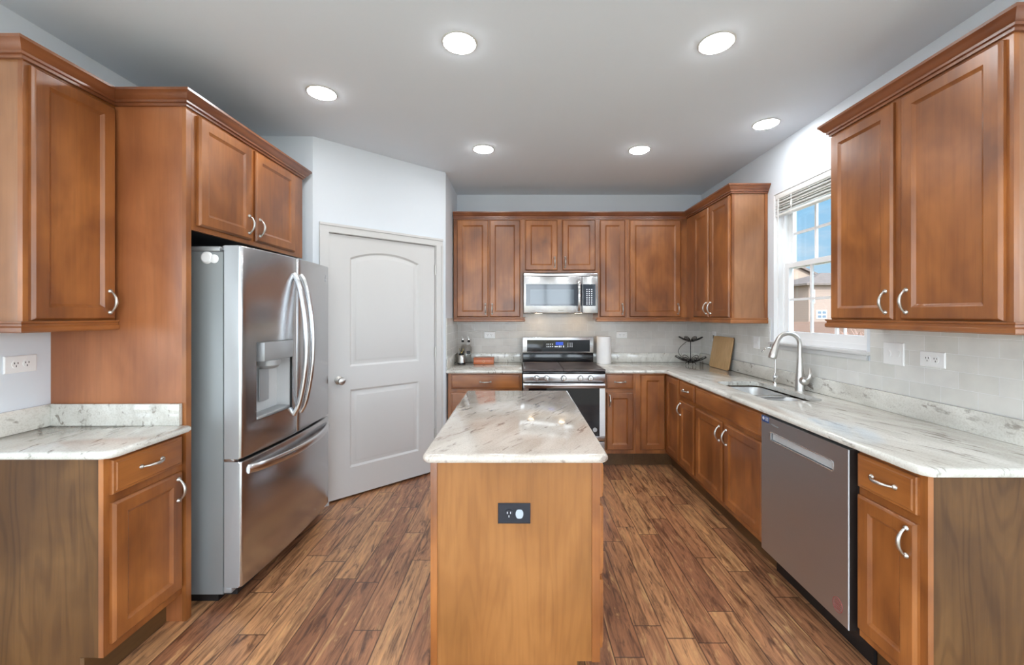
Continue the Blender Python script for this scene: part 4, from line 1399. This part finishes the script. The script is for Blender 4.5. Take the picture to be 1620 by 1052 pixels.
cp = MB().box(mxp(1203), MX1, MY, MY + 0.035, MZ0, mzp(190), bev=0.006).build('control_panel', 'steel_x', mw)
B(mxp(1210), mxp(1430), MY - 0.001, MY + 0.003, mzp(690), mzp(322)).build('keypad_glass', 'mw_frame', cp, smooth=0)
mk = MB()
for px in (1280, 1321, 1362):
    for py in (412, 445, 478, 510, 545, 575, 605, 632, 660):
        mk.box(mxp(px) - 0.006, mxp(px) + 0.006, MY - 0.0018, MY - 0.0008, mzp(py) - 0.0035, mzp(py) + 0.0035)
mk.build('buttons', 'led', cp, smooth=0)
for X in (0.20, 0.615):
    B(X - 0.035, X + 0.035, 4.20, 4.25, MZ0 - 0.0004, MZ0 + 0.002).build('cooktop_light', 'warm_lamp', mw, smooth=0)

# ------------------------------------------------------------------ dishwasher
DWX, DY0, DY1 = 1.346, 1.655, 2.250
dw = thing('dishwasher', 'stainless dishwasher with pocket handle between sink base and end cabinet', 'dishwasher', (1.65, (DY0 + DY1) / 2, 0))
B(BFR + 0.004, XR - 0.012, 1.638, 2.260, 0.10, 0.878).build('tub', 'dark_brown', dw, smooth=0)
B(BFR + 0.06, BFR + 0.075, 1.640, 2.258, 0.0, 0.10).build('toe_panel', 'black_matte', dw, smooth=0)
t = bmesh.new()
P0, P1, Q0, Q1 = 1.737, 2.172, 0.753, 0.797     # pocket


def dv(y, z_, x=DWX):
    return t.verts.new((x, y, z_))


oy = [DY0, DY1]
O = [dv(DY0, 0.133), dv(DY1, 0.133), dv(DY1, 0.872), dv(DY0, 0.872)]
Bk = [t.verts.new((BFR + 0.0035, v.co.y, v.co.z)) for v in O]
pk = rrect(P0, P1, Q0, Q1, 0.010)
Pf = [dv(y, z_) for y, z_ in pk]
Pb = [dv(y, z_, DWX + 0.020) for y, z_ in pk]
ed = []
for i in range(4):
    j = (i + 1) % 4
    t.faces.new((O[i], O[j], Bk[j], Bk[i]))
    ed.append(t.edges.get((O[i], O[j])))
t.faces.new(Bk)
for i in range(len(pk)):
    j = (i + 1) % len(pk)
    t.faces.new((Pf[i], Pf[j], Pb[j], Pb[i]))
    ed.append(t.edges.get((Pf[i], Pf[j])))
t.faces.new(Pb)
bmesh.ops.triangle_fill(t, use_beauty=True, use_dissolve=False, edges=ed)
bmesh.ops.recalc_face_normals(t, faces=t.faces)
mb = MB()
mb._merge(t)
dd = mb.build('door', 'steel_dw', dw, smooth=30)
B(DWX - 0.0004, DWX + 0.003, DY0 - 0.0008, DY0 + 0.003, 0.133, 0.872).build('edge_strip', 'pale_ink', dd, smooth=0)  # pale colour stands in for the bright glint on the door's front bevel
B(DWX + 0.0032, BFR + 0.003, DY0 - 0.0016, DY0 - 0.0001, 0.133, 0.872).build('door_side', 'dark_brown', dd, smooth=0)
rim = [(DWX - 0.0005, y, z_) for y, z_ in rrect(P0, P1, Q0, Q1, 0.010)]
MB().tube(rim, 0.0022, seg=6, cyclic=True, up=(1, 0, 0)).build('pocket_rim', 'handle_steel', dd)
B(DWX + 0.012, DWX + 0.0195, P0 + 0.003, P1 - 0.003, Q0 + 0.002, Q1 - 0.002).build('pocket_liner', 'dispenser', dd, smooth=0)
RR = Matrix(((0, 0, -1, 0), (-1, 0, 0, 0), (0, 1, 0, 0), (0, 0, 0, 1)))  # text plane facing -X
text_part('logo', 'Whirlpool', 0.014, 'silver', dd, Matrix.Translation((DWX - 0.0006, 2.135, 0.838)) @ RR, 0.0004)
st = B(DWX - 0.0012, DWX - 0.0001, 2.183, 2.246, 0.838, 0.871).build('sticker', 'blue_ink', dd, smooth=0)
mk = MB().lathe([(0.009, 0), (0.009, -0.0005)], (DWX - 0.0012, 2.230, 0.857), axis='x', seg=12)
for k in range(3):
    mk.box(DWX - 0.0017, DWX - 0.0012, 2.188, 2.214, 0.862 - k * 0.007, 0.865 - k * 0.007)
mk.build('sticker_print', 'pale_ink', st, smooth=0)
so_ = MB().tube([(DWX - 0.0006, 1.712 + 0.026 * math.cos(a * PI / 14), 0.198 + 0.030 * math.sin(a * PI / 14)) for a in range(28)], 0.0009, seg=6, cyclic=True, up=(1, 0, 0)).build('sticker', 'red_ink', dd)
mk = MB()
for k, hw in enumerate((0.012, 0.017, 0.018, 0.019, 0.016)):
    mk.box(DWX - 0.0012, DWX - 0.0002, 1.712 - hw, 1.712 + hw, 0.2145 - k * 0.0085, 0.2165 - k * 0.0085)
mk.build('sticker_print', 'red_ink', so_, smooth=0)

# ------------------------------------------------------------------ sink, faucets
sk = thing('sink', 'stainless double-bowl sink set in the granite under the window', 'sink', ((SX0 + SX1) / 2, (SKY0 + SKY1) / 2, 0.70))
ym = 2.735


def bowl(y0, y1):
    lo = []
    for d, z_ in ((-0.012, 0.8830), (-0.012, 0.8725), (0.0, 0.8725), (0.004, 0.86), (0.010, 0.74), (0.022, 0.715), (0.05, 0.705)):
        rr_ = 0.075 if d < 0.03 else 0.05
        lo.append([Vector((x, y, z_)) for x, y in rrect(SX0 - 0.004 + d, SX1 + 0.004 - d, y0 + d, y1 - d, rr_ - max(0, d) * 0.4)])
    lo = lo[1:]
    ob = MB().rings(lo, close_start=False).build('bowl', 'sink', sk, smooth=45)
    MB().lathe([(0.04, 0.7052), (0.042, 0.708), (0.030, 0.7075), (0.028, 0.706)], ((SX0 + SX1) / 2, (y0 + y1) / 2, 0), seg=20).build('drain', 'chrome', ob)


bowl(SKY0 - 0.004, ym - 0.012)
bowl(ym + 0.012, SKY1 + 0.004)
# rim filling the joint between stone and bowls
B(SX0 - 0.004, SX1 + 0.004, ym - 0.020, ym + 0.020, 0.862, 0.8800, bev=0.006).build('divider', 'handle_steel', sk)

fc = thing('faucet', 'tall brushed nickel pull-down faucet with side lever behind the sink', 'faucet', (1.895, 2.735, CT1))
bxp, byp = 1.895, 2.735
pts, rr = [(bxp, byp, CT1 + 0.0003), (bxp, byp, CT1 + 0.01), (bxp, byp, 1.00), (bxp, byp, 1.08), (bxp, byp, 1.15), (bxp, byp, 1.22)], [0.030, 0.030, 0.0265, 0.019, 0.0155, 0.0145]
for i in range(1, 13):
    a = PI * i / 12 * 0.90
    pts.append((bxp - 0.078 + 0.078 * math.cos(a), byp, 1.222 + 0.078 * math.sin(a)))
    rr.append(0.0142)
ex_, ez_ = pts[-1][0], pts[-1][2]
dx_, dz_ = -0.30, -0.954
for d, r in ((0.004, 0.0155), (0.03, 0.0185), (0.09, 0.0245), (0.115, 0.0255), (0.122, 0.022)):
    pts.append((ex_ + dx_ * d, byp, ez_ + dz_ * d))
    rr.append(r)
MB().tube(pts, rr, seg=18, up=(0, 1, 0)).build('spout', 'nickel', fc, smooth=50)
lv = MB().lathe([(0.018, -0.020), (0.026, -0.028), (0.029, -0.044), (0.025, -0.058), (0.012, -0.066)], (bxp, byp, 0.985), axis='y').build('valve', 'nickel', fc)
MB().tube([(bxp, byp - 0.052, 0.985), (bxp + 0.012, byp - 0.072, 1.012), (bxp + 0.020, byp - 0.070, 1.045), (bxp + 0.022, byp - 0.060, 1.070)], [0.013, 0.014, 0.012, 0.007], seg=12).build('lever', 'nickel', lv, smooth=60)

ff = thing('filter_tap', 'small chrome drinking-water tap with thin gooseneck beside the main faucet', 'tap', (1.895, 3.000, CT1))
MB().lathe([(0.018, 0.0003), (0.018, 0.006), (0.012, 0.012), (0.013, 0.03), (0.017, 0.045), (0.014, 0.066), (0.007, 0.078)], (1.895, 3.0, CT1)).build('base', 'chrome', ff)
pts = [(1.895, 3.0, CT1 + 0.07), (1.895, 3.0, CT1 + 0.14), (1.895, 3.0, CT1 + 0.212)]
for i in range(1, 13):
    a = PI * i / 12 * 0.88
    pts.append((1.895 - 0.050 + 0.050 * math.cos(a), 3.0, CT1 + 0.214 + 0.050 * math.sin(a)))
MB().tube(pts, [0.0055] * len(pts), seg=10, up=(0, 1, 0)).build('gooseneck', 'chrome', ff, smooth=60)
MB().tube([(1.895, 2.992, CT1 + 0.045), (1.895, 2.972, CT1 + 0.050), (1.893, 2.962, CT1 + 0.072)], [0.007, 0.008, 0.005], seg=10).build('lever', 'chrome', ff, smooth=60)

# ------------------------------------------------------------------ things on the counters
cb = thing('cutting_board', 'pale wooden cutting board leaning on the tile in the right corner', 'cutting board', (1.905, 3.90, CT1 + 0.0005))
ca = math.radians(9.5)
LX = Matrix.Translation((1.893, 3.685, CT1 + 0.001)) @ Matrix.Rotation(math.radians(-1.0), 4, 'Z') @ Matrix.Rotation(ca, 4, 'Y')
pl = rrect(0.0, 0.375, 0.0, 0.305, 0.022)
MB().rings([[Vector((0.0, y, z_)) for y, z_ in pl], [Vector((0.010, y, z_)) for y, z_ in pl]], xf=LX).build('board', 'board', cb, smooth=0)
pl = rrect(-0.001, 0.376, -0.0, 0.306, 0.023)
MB().rings([[Vector((0.0102, y, z_)) for y, z_ in pl], [Vector((0.017, y, z_)) for y, z_ in pl]], xf=LX).build('backing', 'board_edge', cb, smooth=0)

fb = thing('fruit_basket', 'black wire two-tier fruit basket standing in the corner', 'basket', (1.765, 4.175, CT1))
bxc, byc = 1.765, 4.175


def wire_tier(z0, R_, rise, npet, name):
    mb = MB()
    for k in range(npet):
        a0 = 2 * PI * k / npet
        for sc_, off_ in ((1.0, 0.0), (0.72, 0.0), (0.45, 0.0)):
            lp = []
            for i in range(20):
                q = 2 * PI * i / 20
                u = 0.25 + 0.75 * (0.5 - 0.5 * math.cos(q)) * sc_
                wv = math.sin(q) * 0.26 * sc_ * (0.6 + 0.4 * u)
                r = R_ * u
                z_ = z0 + rise * u ** 1.8
                a = a0 + wv / max(u, 0.3) * 0.85
                lp.append((bxc + r * math.cos(a), byc + r * math.sin(a), z_))
            mb.tube(lp, 0.0030, seg=5, cyclic=True)
    lp = [(bxc + R_ * 0.27 * math.cos(q * PI / 10), byc + R_ * 0.27 * math.sin(q * PI / 10), z0 + 0.001) for q in range(20)]
    mb.tube(lp, 0.003, seg=5, cyclic=True)
    for k in range(4):
        a = PI / 4 + k * PI / 2
        mb.tube([(bxc - R_ * 0.27 * math.cos(a), byc - R_ * 0.27 * math.sin(a), z0), (bxc + R_ * 0.27 * math.cos(a), byc + R_ * 0.27 * math.sin(a), z0)], 0.002, seg=5)
    return mb.build(name, 'iron', fb)


wire_tier(CT1 + 0.022, 0.158, 0.060, 8, 'lower_basket')
wire_tier(CT1 + 0.236, 0.122, 0.048, 8, 'upper_basket')
MB().tube([(bxc, byc, CT1 + 0.02), (bxc, byc, CT1 + 0.24)], 0.004, seg=8).build('post', 'iron', fb)
hp = [(bxc - 0.045 - 0.085 * math.sin(PI * i / 14), byc - 0.01, CT1 + 0.035 + 0.20 * i / 14) for i in range(15)]
MB().tube(hp, 0.0028, seg=6).build('side_hoop', 'iron', fb)
ft = MB()
for k in range(4):
    a = PI / 4 + k * PI / 2
    ft.tube([(bxc + 0.040 * math.cos(a), byc + 0.040 * math.sin(a), CT1 + 0.022), (bxc + 0.055 * math.cos(a), byc + 0.055 * math.sin(a), CT1 + 0.0035)], 0.0033, seg=6)
ft.build('feet', 'iron', fb)

pt = thing('paper_towel_roll', 'white paper towel roll standing right of the range', 'paper towel', (0.885, 4.255, CT1))
MB().lathe([(0.074, 0.0005), (0.0755, 0.003), (0.0755, 0.281), (0.073, 0.2845), (0.024, 0.2845), (0.022, 0.282)], (0.885, 4.255, CT1), seg=40).build('roll', 'paper', pt)
MB().lathe([(0.021, 0.276), (0.021, 0.2825), (0.019, 0.2825)], (0.885, 4.255, CT1), seg=20).build('core', 'board_edge', pt)


def oil_bottle(x, y, label):
    t = thing('oil_bottle', label, 'bottle', (x, y, CT1), group='glass bottles left of the range')
    MB().lathe([(0.026, 0.0005), (0.029, 0.004), (0.029, 0.150), (0.026, 0.168), (0.012, 0.192), (0.011, 0.218), (0.013, 0.222)], (x, y, CT1), seg=24).build('glass', 'bottle', t)
    B(x - 0.019, x + 0.019, y - 0.0302, y - 0.024, CT1 + 0.102, CT1 + 0.134).build('label', 'black_matte', t, smooth=0)
    MB().lathe([(0.0125, 0.2225), (0.0145, 0.226), (0.0140, 0.240), (0.006, 0.246)], (x, y, CT1), seg=16).build('stopper', 'black', t)
    MB().tube([(x, y, CT1 + 0.243), (x - 0.001, y, CT1 + 0.262), (x - 0.008, y - 0.006, CT1 + 0.284)], [0.005, 0.004, 0.003], seg=8).build('pour_spout', 'chrome', t)
    return t


oil_bottle(-0.600, 4.275, 'left clear glass oil bottle with black label, behind the steel grinder')
oil_bottle(-0.535, 4.262, 'right clear glass oil bottle with black label, nearer the wooden box')
gx, gy = -0.600, 4.175
gp = thing('grinder', 'small tapered steel pot with black base and brass handle beside the bottles', 'grinder', (gx, gy, CT1))
MB().lathe([(0.040, 0.0005), (0.041, 0.004), (0.039, 0.016), (0.037, 0.018)], (gx, gy, CT1)).build('base', 'black', gp)
MB().lathe([(0.036, 0.0182), (0.035, 0.024), (0.025, 0.094), (0.024, 0.096)], (gx, gy, CT1)).build('body', 'chrome', gp)
MB().lathe([(0.025, 0.0962), (0.027, 0.099), (0.027, 0.110), (0.022, 0.113)], (gx, gy, CT1)).build('collar', 'black', gp)
MB().tube([(gx, gy, CT1 + 0.113), (gx - 0.024, gy, CT1 + 0.160), (gx + 0.024, gy, CT1 + 0.160)], 0.0042, seg=6, cyclic=True).build('handle', 'brass', gp)

wb = thing('wooden_box', 'small reddish wooden box with carved emblem left of the range', 'box', (-0.372, 4.21, CT1))
B(-0.475, -0.268, 4.175, 4.285, CT1 + 0.0005, CT1 + 0.052, bev=0.003).build('box', 'box_wood', wb)
B(-0.477, -0.266, 4.173, 4.287, CT1 + 0.0522, CT1 + 0.066, bev=0.003).build('lid', 'box_wood', wb)
MB().tube([(-0.372 + 0.011 * math.cos(a * PI / 8), 4.1745, CT1 + 0.030 + 0.011 * math.sin(a * PI / 8)) for a in range(16)], 0.0016, seg=5, cyclic=True, up=(0, 1, 0)).build('emblem', 'board', wb)

# ------------------------------------------------------------------ outside
struct('ground', MB().box(-60, 70, -60, 90, -0.72, -0.6), 'ground', 'dry lawn outside the house')
struct('ground_patio', B(-GX - 7, GX + 7, -14, 1.2, -0.598, -0.30), 'patio', 'pale concrete patio around the room behind the viewer')


def house(label, x0, x1, y0, y1, zt, wallm, roof, loc):
    t = thing('house', label, 'house', loc)
    B(x0, x1, y0, y1, -0.6, zt).build('walls', wallm, t, smooth=0)
    return t


hA = house('tan two-storey house with a gable seen through the window', 19.6, 30.0, 40.2, 50, 4.9, 'house_tan', None, (25, 45, -0.6))
rz = 4.9
g = MB().rings([[Vector((19.6, 40, rz)), Vector((30.0, 40, rz)), Vector((24.8, 40, rz + 2.45))], [Vector((19.6, 50, rz)), Vector((30.0, 50, rz)), Vector((24.8, 50, rz + 2.45))]])
g.build('gable', 'house_tan', hA, smooth=0)
for s_ in (-1, 1):
    e = Vector((24.8 + s_ * 5.6, 0, rz - 0.18))
    k = Vector((24.8, 0, rz + 2.46))
    up_ = Vector((0, 0, 0.22))
    MB().rings([[Vector((p.x, 39.6, p.z)) for p in (e, k, k + up_, e + up_)], [Vector((p.x, 50.4, p.z)) for p in (e, k, k + up_, e + up_)]]).build('roof_slope', 'shingle', hA, smooth=0)


def hwin(par, x0, x1, z0, z1, y):
    f_ = MB().box(x0, x1, y - 0.08, y - 0.005, z0, z1).build('window', 'vinyl', par, smooth=0)
    xm = (x0 + x1) / 2
    zm = (z0 + z1) / 2
    p_ = MB()
    for a, b_ in ((x0 + 0.05, xm - 0.03), (xm + 0.03, x1 - 0.05)):
        for c_, d_ in ((z0 + 0.05, zm - 0.03), (zm + 0.03, z1 - 0.05)):
            p_.box(a, b_, y - 0.1, y - 0.081, c_, d_)
    p_.build('pane', 'house_glass', f_, smooth=0)


hwin(hA, 27.3, 28.15, 2.75, 3.65, 40)
hB = house('rose-tan house with a hip roof in front of the gabled house', 24.3, 38.0, 34, 39.2, 3.9, 'house_pink', None, (31, 36.6, -0.6))
MB().rings([[Vector((23.8, 33.5, 3.9)), Vector((38.5, 33.5, 3.9)), Vector((38.5, 39.7, 3.9)), Vector((23.8, 39.7, 3.9))],
            [Vector((23.8, 33.5, 4.06)), Vector((38.5, 33.5, 4.06)), Vector((38.5, 39.7, 4.06)), Vector((23.8, 39.7, 4.06))],
            [Vector((27.2, 36.5, 5.2)), Vector((35.0, 36.5, 5.2)), Vector((35.0, 36.7, 5.2)), Vector((27.2, 36.7, 5.2))]]).build('roof', 'shingle', hB, smooth=0)
hwin(hB, 24.45, 24.75, 2.4, 3.5, 34)
hwin(hB, 24.95, 25.75, 1.1, 1.8, 34)
fn = thing('yard_fence', 'brown board fence crossing the yard beyond the window', 'fence', (17, 15.5, -0.6))
B(7.0, 26.0, 15.5, 15.54, -0.6, 1.16).build('boards', 'fence', fn, smooth=0)
for X in (9, 12.45, 17, 20, 23):
    B(X - 0.04, X + 0.04, 15.44, 15.499, -0.6, 1.22).build('post', 'silver', fn, smooth=0)


def shrub(x, y, h, label):
    mb = MB()
    rnd = random.Random(int(x * 100))
    for i in range(70):
        a = rnd.uniform(0, 2 * PI)
        l = rnd.uniform(0.3, 0.6) * h
        p0 = Vector((x + 0.1 * math.cos(a), y + 0.1 * math.sin(a), -0.6))
        p1 = p0 + Vector((l * 0.5 * math.cos(a), l * 0.5 * math.sin(a), h * rnd.uniform(0.45, 0.7)))
        p2 = p1 + Vector((l * 0.5 * math.cos(a + 0.7), l * 0.5 * math.sin(a + 0.7), h * rnd.uniform(0.2, 0.35)))
        mb.tube([p0, p1, p2], [0.022, 0.015, 0.006], seg=4)
    o = mb.build('shrub', 'twigs', None)
    tag(o, label, 'shrub')


shrub(10.9, 13.0, 1.55, 'bare brown shrub in front of the yard fence')
shrub(11.9, 14.2, 1.5, 'second bare brown shrub close to the yard fence')
